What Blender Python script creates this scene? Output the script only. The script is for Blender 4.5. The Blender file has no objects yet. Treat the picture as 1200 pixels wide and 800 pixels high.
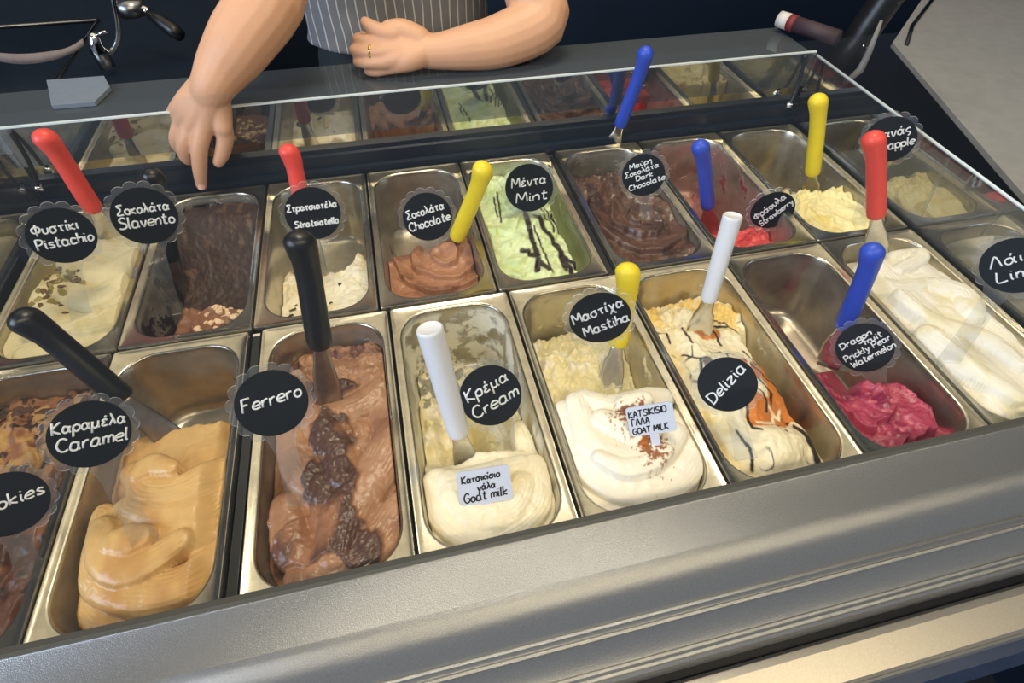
import bpy, bmesh, math, random
import numpy as np
from mathutils import Vector, Matrix, noise as mnoise

# ------------------------------------------------------------------ camera
S = bpy.context.scene
COL = S.collection
F_PX = 635.605
CAM = np.array([0.391095, -0.547443, 0.541712])
PITCH, ROLL, YAW = 0.7088924, 0.0147081, -0.2397916


def _rz(a):
    c, s = math.cos(a), math.sin(a)
    return np.array([[c, -s, 0], [s, c, 0], [0, 0, 1.0]])


def _rx(a):
    c, s = math.cos(a), math.sin(a)
    return np.array([[1.0, 0, 0], [0, c, -s], [0, s, c]])


RC = _rz(YAW) @ _rx(PITCH) @ _rz(ROLL)
cd = bpy.data.cameras.new('camera')
cam = bpy.data.objects.new('camera', cd)
COL.objects.link(cam)
m4 = Matrix([list(RC[i]) + [CAM[i]] for i in range(3)] + [[0, 0, 0, 1]])
cam.matrix_world = m4
cd.sensor_width = 36
cd.lens = F_PX / 1200 * 36
cd.clip_start = 0.01
S.camera = cam

# ------------------------------------------------------------------ light
S.view_settings.view_transform = 'Standard'
S.view_settings.look = 'None'
S.view_settings.gamma = 1
S.view_settings.use_curve_mapping = False
S.view_settings.exposure = 0.12

W = bpy.data.worlds.new('shop_surroundings')
S.world = W
W.use_nodes = True
wn = W.node_tree
wn.nodes.clear()
tc = wn.nodes.new('ShaderNodeTexCoord')
sp = wn.nodes.new('ShaderNodeSeparateXYZ')
wn.links.new(tc.outputs['Generated'], sp.inputs[0])
# the street side (-y) is bright, the inside of the shop (+y) dark
mr = wn.nodes.new('ShaderNodeMapRange')
mr.inputs['From Min'].default_value = 0.35
mr.inputs['From Max'].default_value = -0.8
wn.links.new(sp.outputs['Y'], mr.inputs['Value'])
mx = wn.nodes.new('ShaderNodeMixRGB')
mx.inputs[1].default_value = (0.010, 0.016, 0.028, 1)
mx.inputs[2].default_value = (0.15, 0.175, 0.22, 1)
wn.links.new(mr.outputs[0], mx.inputs[0])
bg = wn.nodes.new('ShaderNodeBackground')
bg.inputs['Strength'].default_value = 1.0
wn.links.new(mx.outputs[0], bg.inputs['Color'])
wo = wn.nodes.new('ShaderNodeOutputWorld')
wn.links.new(bg.outputs[0], wo.inputs['Surface'])


def area(name, loc, target, sx, sy, power, color):
    l = bpy.data.lights.new(name, 'AREA')
    l.shape = 'RECTANGLE'
    l.size, l.size_y, l.energy, l.color = sx, sy, power, color
    o = bpy.data.objects.new(name, l)
    COL.objects.link(o)
    o.location = loc
    o.rotation_euler = (Vector(target) - Vector(loc)).to_track_quat('-Z', 'Y').to_euler()
    return o


area('window_daylight', (-2.6, -1.5, 1.5), (0.3, 0, 0), 2.2, 1.8, 105, (0.70, 0.82, 1.0))
area('ceiling_lamp_panel', (0.6, 1.08, 1.75), (0.6, 1.0, 0), 3.6, 1.6, 18, (1.0, 0.85, 0.56))
area('contrast_key', (0.55, 0.15, 1.7), (0.5, 0.0, 0), 0.5, 0.25, 13, (1.0, 0.88, 0.66))  # added overhead key light for crisper shading, stands for no known fitting
area('shop_front_lamp', (0.8, -1.42, 1.7), (0.6, -0.4, 0), 2.4, 0.12, 24, (1.0, 0.82, 0.50))


# ------------------------------------------------------------------ helpers
def ray(u, v):
    return RC @ np.array([(u - 600) / F_PX, -(v - 400) / F_PX, -1.0])


def on_z(u, v, z):
    d = ray(u, v)
    return CAM + d * ((z - CAM[2]) / d[2])


def on_y(u, v, y):
    d = ray(u, v)
    return CAM + d * ((y - CAM[1]) / d[1])


def at_depth(u, v, t):
    return CAM + ray(u, v) * t


def lin(r, g, b):
    f = lambda c: c / 12.92 if c <= 0.04045 else ((c + 0.055) / 1.055) ** 2.4
    return (f(r / 255), f(g / 255), f(b / 255), 1)


def mat(name):
    m = bpy.data.materials.new(name)
    m.use_nodes = True
    nt = m.node_tree
    b = nt.nodes['Principled BSDF']
    return m, nt, b


def simple(name, col, rough=0.5, metal=0.0, noise_amt=0.0, noise_scale=40, bump=0.0, bump_scale=200, coat=0.0, sss=0.0):
    m, nt, b = mat(name)
    b.inputs['Base Color'].default_value = col
    b.inputs['Roughness'].default_value = rough
    b.inputs['Metallic'].default_value = metal
    b.inputs['Coat Weight'].default_value = coat
    if sss:
        b.inputs['Subsurface Weight'].default_value = sss
        b.inputs['Subsurface Radius'].default_value = (0.01, 0.004, 0.002)
        b.inputs['Subsurface Scale'].default_value = 0.6
    t = nt.nodes.new('ShaderNodeTexCoord')
    if noise_amt:
        n = nt.nodes.new('ShaderNodeTexNoise')
        n.inputs['Scale'].default_value = noise_scale
        n.inputs['Detail'].default_value = 4
        nt.links.new(t.outputs['Object'], n.inputs['Vector'])
        x = nt.nodes.new('ShaderNodeMixRGB')
        x.blend_type = 'MULTIPLY'
        x.inputs[0].default_value = 1
        x.inputs[1].default_value = col
        r = nt.nodes.new('ShaderNodeMapRange')
        r.inputs['To Min'].default_value = 1 - noise_amt
        r.inputs['To Max'].default_value = 1 + noise_amt
        nt.links.new(n.outputs['Fac'], r.inputs['Value'])
        nt.links.new(r.outputs[0], x.inputs[2])
        nt.links.new(x.outputs[0], b.inputs['Base Color'])
    if bump:
        n = nt.nodes.new('ShaderNodeTexNoise')
        n.inputs['Scale'].default_value = bump_scale
        n.inputs['Detail'].default_value = 3
        nt.links.new(t.outputs['Object'], n.inputs['Vector'])
        bp = nt.nodes.new('ShaderNodeBump')
        bp.inputs['Strength'].default_value = bump
        bp.inputs['Distance'].default_value = 0.002
        nt.links.new(n.outputs['Fac'], bp.inputs['Height'])
        nt.links.new(bp.outputs[0], b.inputs['Normal'])
    return m


def link(name, me, parent=None, m=None, smooth=True):
    o = bpy.data.objects.new(name, me)
    COL.objects.link(o)
    if parent:
        o.parent = parent
    if m:
        me.materials.append(m)
    if smooth:
        me.polygons.foreach_set('use_smooth', [True] * len(me.polygons))
    return o


def mesh(name, V, Fc, parent=None, m=None, smooth=True, recalc=True):
    me = bpy.data.meshes.new(name)
    me.from_pydata([tuple(map(float, v)) for v in V], [], [tuple(f) for f in Fc])
    if recalc:
        bm = bmesh.new()
        bm.from_mesh(me)
        bmesh.ops.recalc_face_normals(bm, faces=bm.faces)
        bm.to_mesh(me)
        bm.free()
    return link(name, me, parent, m, smooth)


def empty(name, loc=(0, 0, 0), rot=None):
    o = bpy.data.objects.new(name, None)
    o.empty_display_size = 0.02
    COL.objects.link(o)
    o.location = loc
    if rot is not None:
        o.rotation_euler = rot
    return o


def tag(o, label=None, cat=None, group=None, kind=None):
    if label:
        o['label'] = label
    if cat:
        o['category'] = cat
    if group:
        o['group'] = group
    if kind:
        o['kind'] = kind
    return o


def box_geo(x0, x1, y0, y1, z0, z1):
    V = [(x0, y0, z0), (x1, y0, z0), (x1, y1, z0), (x0, y1, z0), (x0, y0, z1), (x1, y0, z1), (x1, y1, z1), (x0, y1, z1)]
    Fc = [(0, 3, 2, 1), (4, 5, 6, 7), (0, 1, 5, 4), (1, 2, 6, 5), (2, 3, 7, 6), (3, 0, 4, 7)]
    return V, Fc


def box(name, b, parent=None, m=None, bevel=0.0):
    o = mesh(name, *box_geo(*b), parent, m, smooth=False)
    if bevel:
        md = o.modifiers.new('edge', 'BEVEL')
        md.width = bevel
        md.segments = 3
        o.data.polygons.foreach_set('use_smooth', [True] * len(o.data.polygons))
        md.harden_normals = True
    return o


def extrude_yz(name, prof, x0, x1, parent=None, m=None, smooth=False, nx=1):
    """closed profile of (y, z) swept along x"""
    n = len(prof)
    V, Fc = [], []
    for i in range(nx + 1):
        x = x0 + (x1 - x0) * i / nx
        V += [(x, p[0], p[1]) for p in prof]
    for i in range(nx):
        for k in range(n):
            a, b2 = i * n + k, i * n + (k + 1) % n
            Fc.append((a, b2, b2 + n, a + n))
    Fc.append(tuple(range(n)))
    Fc.append(tuple(range(nx * n, nx * n + n))[::-1])
    return mesh(name, V, Fc, parent, m, smooth)


def prism(name, poly, z0, z1, parent=None, m=None):
    n = len(poly)
    V = [(p[0], p[1], z0) for p in poly] + [(p[0], p[1], z1) for p in poly]
    Fc = [tuple(range(n))[::-1], tuple(range(n, 2 * n))] + [(k, (k + 1) % n, n + (k + 1) % n, n + k) for k in range(n)]
    return mesh(name, V, Fc, parent, m, smooth=False)


def frame_along(pts):
    """parallel-transport frames along a polyline"""
    pts = [np.array(p, float) for p in pts]
    T = []
    for i in range(len(pts)):
        a = pts[max(i - 1, 0)]
        b = pts[min(i + 1, len(pts) - 1)]
        t = b - a
        T.append(t / (np.linalg.norm(t) + 1e-12))
    up = np.array([0, 0, 1.0]) if abs(T[0][2]) < 0.9 else np.array([0, 1.0, 0])
    n = np.cross(T[0], up)
    n /= np.linalg.norm(n)
    out = []
    for t in T:
        n = n - t * (n @ t)
        n /= np.linalg.norm(n) + 1e-12
        out.append((n, np.cross(t, n)))
    return pts, T, out


def tube_geo(pts, radii, seg=8, cap=True, flat=None, base=0):
    pts, T, fr = frame_along(pts)
    V, Fc = [], []
    for p, (n, b), r in zip(pts, fr, radii):
        for k in range(seg):
            a = 2 * math.pi * k / seg
            V.append(p + n * math.cos(a) * r + b * math.sin(a) * r)
    for i in range(len(pts) - 1):
        for k in range(seg):
            a, c = base + i * seg + k, base + i * seg + (k + 1) % seg
            Fc.append((a, c, c + seg, a + seg))
    if cap:
        Fc.append(tuple(base + k for k in range(seg))[::-1])
        Fc.append(tuple(base + (len(pts) - 1) * seg + k for k in range(seg)))
    return V, Fc


def tube(name, pts, r, parent=None, m=None, seg=10):
    rr = r if hasattr(r, '__len__') else [r] * len(pts)
    return mesh(name, *tube_geo(pts, rr, seg), parent, m)


def catmull(P, n=6):
    P = [np.array(p, float) for p in P]
    if len(P) < 3:
        return P
    Q = [P[0]] + P + [P[-1]]
    out = []
    for i in range(1, len(Q) - 2):
        for k in range(n):
            t = k / n
            a, b, c, d = Q[i - 1], Q[i], Q[i + 1], Q[i + 2]
            out.append(0.5 * (2 * b + (c - a) * t + (2 * a - 5 * b + 4 * c - d) * t * t + (3 * b - a - 3 * c + d) * t ** 3))
    out.append(P[-1])
    return out


def basis_to(o, origin, X, Y, Z):
    o.matrix_world = Matrix([[X[i], Y[i], Z[i], origin[i]] for i in range(3)] + [[0, 0, 0, 1]])


def unit(v):
    v = np.array(v, float)
    return v / np.linalg.norm(v)


# --- vectorised noise
def _hash(ix, iy, seed):
    h = (ix.astype(np.int64) * 374761393 + iy.astype(np.int64) * 668265263 + seed * 1442695041) & 0xFFFFFFFF
    h = ((h ^ (h >> 13)) * 1274126177) & 0xFFFFFFFF
    return ((h ^ (h >> 16)) & 0xFFFF) / 65535.0


def vn(x, y, seed=0):
    ix, iy = np.floor(x), np.floor(y)
    fx, fy = x - ix, y - iy
    fx = fx * fx * fx * (fx * (fx * 6 - 15) + 10)
    fy = fy * fy * fy * (fy * (fy * 6 - 15) + 10)
    a, b = _hash(ix, iy, seed), _hash(ix + 1, iy, seed)
    c, d = _hash(ix, iy + 1, seed), _hash(ix + 1, iy + 1, seed)
    return (a * (1 - fx) + b * fx) * (1 - fy) + (c * (1 - fx) + d * fx) * fy


def fbm(x, y, seed=0, o=4):
    s, a, t = 0, 0.5, 0
    for i in range(o):
        s = s + a * vn(x * 2 ** i + 17.3 * i, y * 2 ** i - 9.1 * i, seed + i)
        t += a
        a *= 0.5
    return s / t - 0.5        # about -0.5..0.5


def sst(x, a, b):
    t = np.clip((x - a) / (b - a), 0, 1)
    return t * t * (3 - 2 * t)


def gauss(u, v, cu, cv, su, sv):
    return np.exp(-((u - cu) / su) ** 2 - ((v - cv) / sv) ** 2)


def swirl(u, v, cu, cv, k, seed, asp=2.0, turns=1, warp=0.5, sharp=2.0):
    """layered lips left by a paddle turning about (cu, cv)"""
    du, dv = u - cu, (v - cv) * asp
    d = np.sqrt(du * du + dv * dv) + warp * fbm(u * 1.3, v * 2.2, seed)
    a = np.arctan2(dv, du) / (2 * math.pi)
    s = k * d + turns * a
    s = s - np.floor(s)
    lip = np.where(s < 0.86, (s / 0.86) ** sharp, 1 - ((s - 0.86) / 0.14))
    return lip - 0.4


def stroke_mask(u, v, pts, w):
    """1 near the polyline pts in (u, v), v stretched to the pan's proportions"""
    best = np.full(u.shape, 9.0)
    for (a, b), (c, d) in zip(pts[:-1], pts[1:]):
        ax, ay, cx, cy = a, b * 2.1, c, d * 2.1
        px, py = u - ax, v * 2.1 - ay
        lx, ly = cx - ax, cy - ay
        t = np.clip((px * lx + py * ly) / (lx * lx + ly * ly + 1e-9), 0, 1)
        best = np.minimum(best, np.hypot(px - t * lx, py - t * ly))
    return 1 - sst(best, w * 0.7, w * 1.3)


def ribbons(u, v, P, lst, base, lines=0.0009):
    """folds of gelato laid one over another: each a rounded band along a path of photo-plane points (z ~ 0)"""
    cx, cy, hl = P
    X, Y = u * 0.0712, v * (hl - 0.0135)
    out = base.copy()
    for pts, r, z in lst:
        Q = [on_z(a, b, 0.0) for a, b in pts]
        Q = catmull([(q[0] - cx, q[1] - cy) for q in Q], 5)
        best = np.full(u.shape, 9.0)
        sp_ = np.zeros(u.shape)
        for i, (a, b) in enumerate(zip(Q[:-1], Q[1:])):
            l = b - a
            t = np.clip(((X - a[0]) * l[0] + (Y - a[1]) * l[1]) / (l @ l + 1e-12), 0, 1)
            d = np.hypot(X - a[0] - t * l[0], Y - a[1] - t * l[1])
            k = d < best
            best = np.where(k, d, best)
            sp_ = np.where(k, (i + t) / (len(Q) - 1), sp_)
        rr = r * (0.72 + 0.28 * np.sin(np.clip(sp_, 0, 1) * math.pi)) * (1 + 0.25 * fbm(X * 40, Y * 40, int(r * 1e4)))
        q = best / rr
        hh = z + 0.55 * rr * (np.sqrt(np.clip(1 - q * q, 0, 1)) - 1) + lines * np.sin(best / 0.0042 * 6.283 + 4 * fbm(X * 30, Y * 30, 5)) * (q < 0.9) * sst(fbm(X * 25, Y * 25, 8), -0.1, 0.15)
        out = np.where(q < 1, np.maximum(out, hh), out)
    return out


# ------------------------------------------------------------------ materials
STEEL = simple('brushed_steel', (0.62, 0.60, 0.55, 1), 0.27, 1.0, 0.10, 60, 0.06, 900)
STEEL_DARK = simple('dark_steel', (0.30, 0.31, 0.33, 1), 0.32, 1.0, 0.1, 50)
BLADE = simple('spatula_steel', (0.66, 0.64, 0.58, 1), 0.25, 1.0, 0.25, 90)
CHROME = simple('chrome', (0.75, 0.76, 0.78, 1), 0.12, 1.0)
LIP = simple('sandblasted_steel', (0.30, 0.31, 0.325, 1), 0.28, 0.7, 0.22, 700, 0.22, 1300)
BEIGE_METAL = simple('warm_steel', (0.50, 0.47, 0.42, 1), 0.40, 0.8, 0.15, 500)
GASKET = simple('grey_gasket', lin(74, 74, 72), 0.6)
BLACK = simple('black_plastic', (0.008, 0.009, 0.012, 1), 0.35)
NAVY = simple('navy_plastic', lin(12, 26, 42), 0.35, 0, 0.1, 20)
NAVY_WALL = simple('navy_paint', lin(10, 32, 56), 0.6, 0, 0.3, 5)
FLOORM = simple('dark_floor', lin(30, 36, 46), 0.5, 0, 0.3, 8)
GREYTOP = simple('grey_speckled_worktop', lin(176, 176, 178), 0.45, 0, 0.18, 30)


def mirror_glass(name, refl, tint, haze, haze_col):
    """pane: fresnel-like fixed reflectance over clear tinted transmission and an even diffuse haze colour"""
    m, nt, b = mat(name)
    out = nt.nodes['Material Output']
    g = nt.nodes.new('ShaderNodeBsdfGlossy')
    g.inputs['Roughness'].default_value = 0.015
    g.inputs['Color'].default_value = (0.95, 0.95, 0.93, 1)
    t = nt.nodes.new('ShaderNodeBsdfTransparent')
    t.inputs['Color'].default_value = tint
    mx1 = nt.nodes.new('ShaderNodeMixShader')
    mx1.inputs[0].default_value = refl
    nt.links.new(t.outputs[0], mx1.inputs[1])
    nt.links.new(g.outputs[0], mx1.inputs[2])
    df = nt.nodes.new('ShaderNodeBsdfDiffuse')
    df.inputs['Color'].default_value = haze_col
    mx2 = nt.nodes.new('ShaderNodeMixShader')
    mx2.inputs[0].default_value = haze
    nt.links.new(mx1.outputs[0], mx2.inputs[1])
    nt.links.new(df.outputs[0], mx2.inputs[2])
    nt.links.new(mx2.outputs[0], out.inputs['Surface'])
    nt.nodes.remove(b)
    return m


FLAP = mirror_glass('smoked_flap_glass', 0.28, (0.42, 0.46, 0.5, 1), 0.13, lin(120, 130, 140))
SIDE = mirror_glass('side_glass', 0.34, (0.75, 0.78, 0.8, 1), 0.03, lin(120, 130, 140))
FRONT = mirror_glass('front_glass', 0.014, (0.985, 0.99, 0.99, 1), 0.005, lin(200, 215, 230))
SHELFG = mirror_glass('shelf_glass', 0.20, (0.35, 0.40, 0.45, 1), 0.5, lin(92, 100, 108))
MIRROR = simple('mirror_steel', (0.80, 0.77, 0.70, 1), 0.06, 1.0)
EDGE = simple('polished_glass_edge', lin(215, 228, 235), 0.2)
ACRYL = mirror_glass('clear_acrylic', 0.05, (0.96, 0.97, 0.98, 1), 0.035, lin(225, 232, 240))
ACRYL_EDGE = mirror_glass('acrylic_cut_edge', 0.2, (0.9, 0.9, 0.9, 1), 0.45, lin(225, 230, 235))
STICKER = simple('chalkboard_sticker', lin(8, 17, 27), 0.55, 0, 0.3, 60)
STICKER.node_tree.nodes['Principled BSDF'].inputs['Specular IOR Level'].default_value = 0.25
CHALK = simple('white_chalk_marker', lin(226, 232, 240), 0.6)
INK = simple('black_marker', lin(14, 16, 26), 0.5)
CARD = simple('white_plastic_card', lin(205, 212, 232), 0.4)


def pan_material(name, stain, film, smear=0.0, scale=26):
    """steel whose inside keeps a thin film (film) and thick smears (smear) of the gelato scooped out of it"""
    m, nt, b = mat(name)
    t = nt.nodes.new('ShaderNodeTexCoord')

    def node(kind, **kw):
        n = nt.nodes.new(kind)
        for k, v in kw.items():
            n.inputs[k.replace('_', ' ')].default_value = v
        return n

    def noise_f(sc, det, lo, hi):
        n = node('ShaderNodeTexNoise', Scale=sc, Detail=det)
        n.inputs['Roughness'].default_value = 0.6
        nt.links.new(t.outputs['Object'], n.inputs['Vector'])
        r = nt.nodes.new('ShaderNodeMapRange')
        r.inputs['From Min'].default_value = lo
        r.inputs['From Max'].default_value = hi
        nt.links.new(n.outputs['Fac'], r.inputs['Value'])
        return r.outputs[0]

    def mul(x, y):
        n = nt.nodes.new('ShaderNodeMath')
        n.operation = 'MULTIPLY'
        for i, q in enumerate((x, y)):
            if isinstance(q, (int, float)):
                n.inputs[i].default_value = q
            else:
                nt.links.new(q, n.inputs[i])
        return n.outputs[0]

    def mx(x, y):
        n = nt.nodes.new('ShaderNodeMath')
        n.operation = 'MAXIMUM'
        nt.links.new(x, n.inputs[0])
        nt.links.new(y, n.inputs[1])
        return n.outputs[0]
    s = nt.nodes.new('ShaderNodeSeparateXYZ')
    nt.links.new(t.outputs['Object'], s.inputs[0])
    zr = nt.nodes.new('ShaderNodeMapRange')
    zr.inputs['From Min'].default_value = -0.004
    zr.inputs['From Max'].default_value = -0.016
    nt.links.new(s.outputs['Z'], zr.inputs['Value'])
    fl = mul(mul(noise_f(9, 3, 0.30, 0.62), film), zr.outputs[0])
    sm = mul(noise_f(scale, 7, 0.66 - 0.22 * smear, 0.72 - 0.22 * smear), zr.outputs[0]) if smear else mul(zr.outputs[0], 0.0)
    tot = mx(fl, sm)
    st = nt.nodes.new('ShaderNodeMixRGB')
    st.inputs[1].default_value = (0.44, 0.41, 0.345, 1)
    st.inputs[2].default_value = (0.58, 0.55, 0.46, 1)
    nt.links.new(noise_f(50, 3, 0.3, 0.7), st.inputs[0])
    cx = nt.nodes.new('ShaderNodeMixRGB')
    nt.links.new(st.outputs[0], cx.inputs[1])
    cx.inputs[2].default_value = stain
    nt.links.new(tot, cx.inputs[0])
    nt.links.new(cx.outputs[0], b.inputs['Base Color'])
    for nm, lo, hi in (('Metallic', 1.0, 0.0), ('Roughness', 0.27, 0.5)):
        r = nt.nodes.new('ShaderNodeMapRange')
        r.inputs['To Min'].default_value = lo
        r.inputs['To Max'].default_value = hi
        nt.links.new(tot, r.inputs['Value'])
        nt.links.new(r.outputs[0], b.inputs[nm])
    bp = nt.nodes.new('ShaderNodeBump')
    bp.inputs['Strength'].default_value = 0.5
    bp.inputs['Distance'].default_value = 0.003
    nt.links.new(sm, bp.inputs['Height'])
    nt.links.new(bp.outputs[0], b.inputs['Normal'])
    return m


def gelato_material(name, c0, c1, c2=None, c3=None, rough=0.42, bump=0.3, bscale=180, var=0.15, sss=0.12):
    """c0 body, c1/c2/c3 laid in by the ripple masks of the mesh"""
    m, nt, b = mat(name)
    a = nt.nodes.new('ShaderNodeAttribute')
    a.attribute_name = 'ripple'
    s = nt.nodes.new('ShaderNodeSeparateColor')
    nt.links.new(a.outputs['Color'], s.inputs[0])
    t = nt.nodes.new('ShaderNodeTexCoord')
    n = nt.nodes.new('ShaderNodeTexNoise')
    n.inputs['Scale'].default_value = 38
    n.inputs['Detail'].default_value = 5
    nt.links.new(t.outputs['Object'], n.inputs['Vector'])
    r = nt.nodes.new('ShaderNodeMapRange')
    r.inputs['From Min'].default_value = 0.3
    r.inputs['From Max'].default_value = 0.7
    r.inputs['To Min'].default_value = 1 - var
    r.inputs['To Max'].default_value = 1 + var
    nt.links.new(n.outputs['Fac'], r.inputs['Value'])
    prev = None
    for i, c in enumerate((c1, c2, c3)):
        if c is None:
            continue
        x = nt.nodes.new('ShaderNodeMixRGB')
        if prev is None:
            x.inputs[1].default_value = c0
        else:
            nt.links.new(prev, x.inputs[1])
        x.inputs[2].default_value = c
        nt.links.new(s.outputs[i], x.inputs[0])
        prev = x.outputs[0]
    ml = nt.nodes.new('ShaderNodeMixRGB')
    ml.blend_type = 'MULTIPLY'
    ml.inputs[0].default_value = 1
    nt.links.new(prev, ml.inputs[1])
    nt.links.new(r.outputs[0], ml.inputs[2])
    nt.links.new(ml.outputs[0], b.inputs['Base Color'])
    b.inputs['Roughness'].default_value = rough
    b.inputs['Subsurface Weight'].default_value = sss
    b.inputs['Subsurface Radius'].default_value = (0.006, 0.004, 0.002)
    b.inputs['Subsurface Scale'].default_value = 0.5
    n3 = nt.nodes.new('ShaderNodeTexNoise')
    n3.inputs['Scale'].default_value = bscale
    n3.inputs['Detail'].default_value = 4
    nt.links.new(t.outputs['Object'], n3.inputs['Vector'])
    bp = nt.nodes.new('ShaderNodeBump')
    bp.inputs['Strength'].default_value = bump
    bp.inputs['Distance'].default_value = 0.0025
    nt.links.new(n3.outputs['Fac'], bp.inputs['Height'])
    nt.links.new(bp.outputs[0], b.inputs['Normal'])
    return m


# ------------------------------------------------------------------ the room
o = mesh('floor', *box_geo(-4, 6, -4, 4, -1.0, -0.95), None, FLOORM, False)
tag(o, 'dark shop floor behind the counter', None, None, 'structure')
o = mesh('wall_back', *box_geo(-4, 6, 1.9, 2.0, -0.95, 1.9), None, NAVY_WALL, False)
tag(o, 'dark navy wall behind the server', None, None, 'structure')
# ceiling stops over the case: the shop front is open to daylight
# ------------------------------------------------------------------ display case
PITCHX = 0.168
GAPX = 0.0118
FRX = -0.002
X_L, X_R = -0.178, 1.1935
case = empty('display_case', (0.5, 0, -0.95))
tag(case, 'stainless steel gelato display case with glass flap and mirror-bright back', 'display case')


def cp(o):
    """parent to the case keeping world position"""
    o.parent = case
    o.matrix_parent_inverse = Matrix.Translation(case.location).inverted()
    return o


cp(box('well', (X_L - 0.03, X_R + 0.03, -0.372, 0.372, -0.16, -0.1215), None, BLACK))
cp(box('well_wall', (X_L - 0.03, X_R + 0.03, 0.352, 0.372, -0.1215, 0.0), None, BLACK))
cp(box('well_wall', (X_L - 0.03, X_R + 0.03, -0.372, -0.3635, -0.1215, 0.012), None, GASKET))
cp(box('cabinet', (X_L - 0.20, X_R + 0.20, -0.50, 0.50, -0.95, -0.162), None, NAVY))
# rail that carries the back edges of the pans: stepped dark bar
cp(extrude_yz('back_rail', [(0.350, -0.004), (0.350, 0.010), (0.358, 0.012), (0.358, 0.034), (0.363, 0.036), (0.363, 0.044), (0.372, 0.044), (0.372, -0.004)],
              X_L, X_R, None, NAVY))
cp(extrude_yz('mirror_back', [(0.372, 0.0), (0.372, 0.127), (0.376, 0.127), (0.376, 0.0)], X_L, X_R, None, MIRROR))
# hinged smoked flap in front of the mirror, ending above the rail
fl = cp(extrude_yz('glass_flap', [(0.366, 0.066), (0.366, 0.1285), (0.370, 0.1285), (0.370, 0.066)], X_L, X_R, None, FLAP))
cp(extrude_yz('flap_edge', [(0.3655, 0.1285), (0.3655, 0.1307), (0.3705, 0.1307), (0.3705, 0.1285)], X_L, X_R, None, EDGE))
cp(box('glass_shelf', (X_L - 0.06, X_R, 0.377, 0.505, 0.117, 0.1235), None, SHELFG))
cp(box('shelf_backing', (X_L - 0.06, X_R, 0.377, 0.505, 0.085, 0.113), None, STEEL_DARK))
cp(box('rear_panel', (X_L - 0.06, X_R, 0.380, 0.500, -0.162, 0.085), None, BLACK))
for xs in (X_L + 0.012, X_R - 0.03):
    s = cp(tube('hinge_stay', catmull([(xs, 0.345, 0.040), (xs + 0.006, 0.352, 0.068), (xs + 0.008, 0.358, 0.098), (xs + 0.006, 0.364, 0.126)]), 0.0032, None, BLACK))
    k = cp(tube('stay_screw', [(xs, 0.343, 0.038), (xs, 0.352, 0.042)], 0.006, None, CHROME))
# side panes
for nm, x0, x1 in (('side_glass', X_L - 0.006, X_L), ('side_glass', X_R, X_R + 0.006)):
    prof = [(-0.36, -0.03), (-0.36, 0.035), (-0.30, 0.110), (0.365, 0.122), (0.365, -0.03)]
    n = len(prof)
    V = [(x0, y, z) for y, z in prof] + [(x1, y, z) for y, z in prof]
    Fc = [tuple(range(n)), tuple(range(n, 2 * n))[::-1]] + [(k, (k + 1) % n, n + (k + 1) % n, n + k) for k in range(n)]
    cp(mesh(nm, V, Fc, None, SIDE, False))
    xm = (x0 + x1) / 2
    cp(tube('glass_edge', [(xm, -0.30, 0.1115), (xm, 0.365, 0.1235)], 0.0022, None, EDGE, 8))
# right-hand steel end cap and the dark flank beyond it
cp(box('end_cap', (X_R + 0.0065, X_R + 0.215, -0.43, 0.235, -0.03, -0.002), None, simple('grey_end_cap', lin(128, 128, 130), 0.5, 0, 0.1, 60), 0.003))
cp(box('end_cap', (X_L - 0.19, X_L - 0.0065, -0.43, 0.235, -0.03, -0.002), None, STEEL_DARK, 0.003))
# front lip: gasket, slope, rolled edge and two stepped beads, then the bumper below
LX0, LX1 = X_L - 0.35, X_R + 0.20
cp(extrude_yz('lip_gasket', [(-0.3545, -0.02), (-0.3545, 0.028), (-0.361, 0.0315), (-0.364, 0.0315), (-0.364, -0.02)], LX0, LX1, None, GASKET))
prof = [(-0.3642, -0.02), (-0.3642, 0.0318), (-0.3655, 0.0324), (-0.367, 0.0318), (-0.409, 0.0312)]
for k in range(7):
    a = k / 6
    prof.append((-0.409 - 0.025 * a, 0.0312 - 0.0010 * a - 0.0120 * a * a))
prof += [(-0.4460, 0.0070), (-0.4472, 0.0088), (-0.4495, 0.0088), (-0.4512, 0.0060), (-0.4530, 0.0050), (-0.4545, 0.0066), (-0.4568, 0.0060),
         (-0.4585, 0.0030), (-0.4765, -0.0070), (-0.4780, -0.0050), (-0.4802, -0.0054), (-0.4822, -0.0085), (-0.4845, -0.0092), (-0.4862, -0.0075), (-0.4885, -0.0090),
         (-0.4895, -0.020), (-0.4895, -0.045), (-0.40, -0.045)]
cp(extrude_yz('front_lip', prof, LX0, LX1, None, LIP, True))
md = bpy.data.objects['front_lip'].modifiers.new('split', 'EDGE_SPLIT')
md.split_angle = math.radians(40)
cp(extrude_yz('recess', [(-0.44, -0.046), (-0.498, -0.050), (-0.498, -0.075), (-0.44, -0.075)], LX0, LX1, None, BLACK))
cp(extrude_yz('bumper', [(-0.497, -0.046), (-0.500, -0.042), (-0.5065, -0.041), (-0.533, -0.046), (-0.536, -0.050), (-0.536, -0.075), (-0.497, -0.075)], LX0, LX1, None, BEIGE_METAL))
cp(extrude_yz('bumper_trim', [(-0.5362, -0.0495), (-0.5385, -0.0485), (-0.5405, -0.0510), (-0.5405, -0.078), (-0.5362, -0.078)], LX0, LX1, None, LIP))
cp(extrude_yz('front_panel', [(-0.50, -0.0785), (-0.550, -0.085), (-0.560, -0.110), (-0.560, -0.90), (-0.50, -0.90)], LX0, LX1, None, simple('blue_grey_front', lin(52, 66, 92), 0.4, 0, 0.2, 40)))
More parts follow.
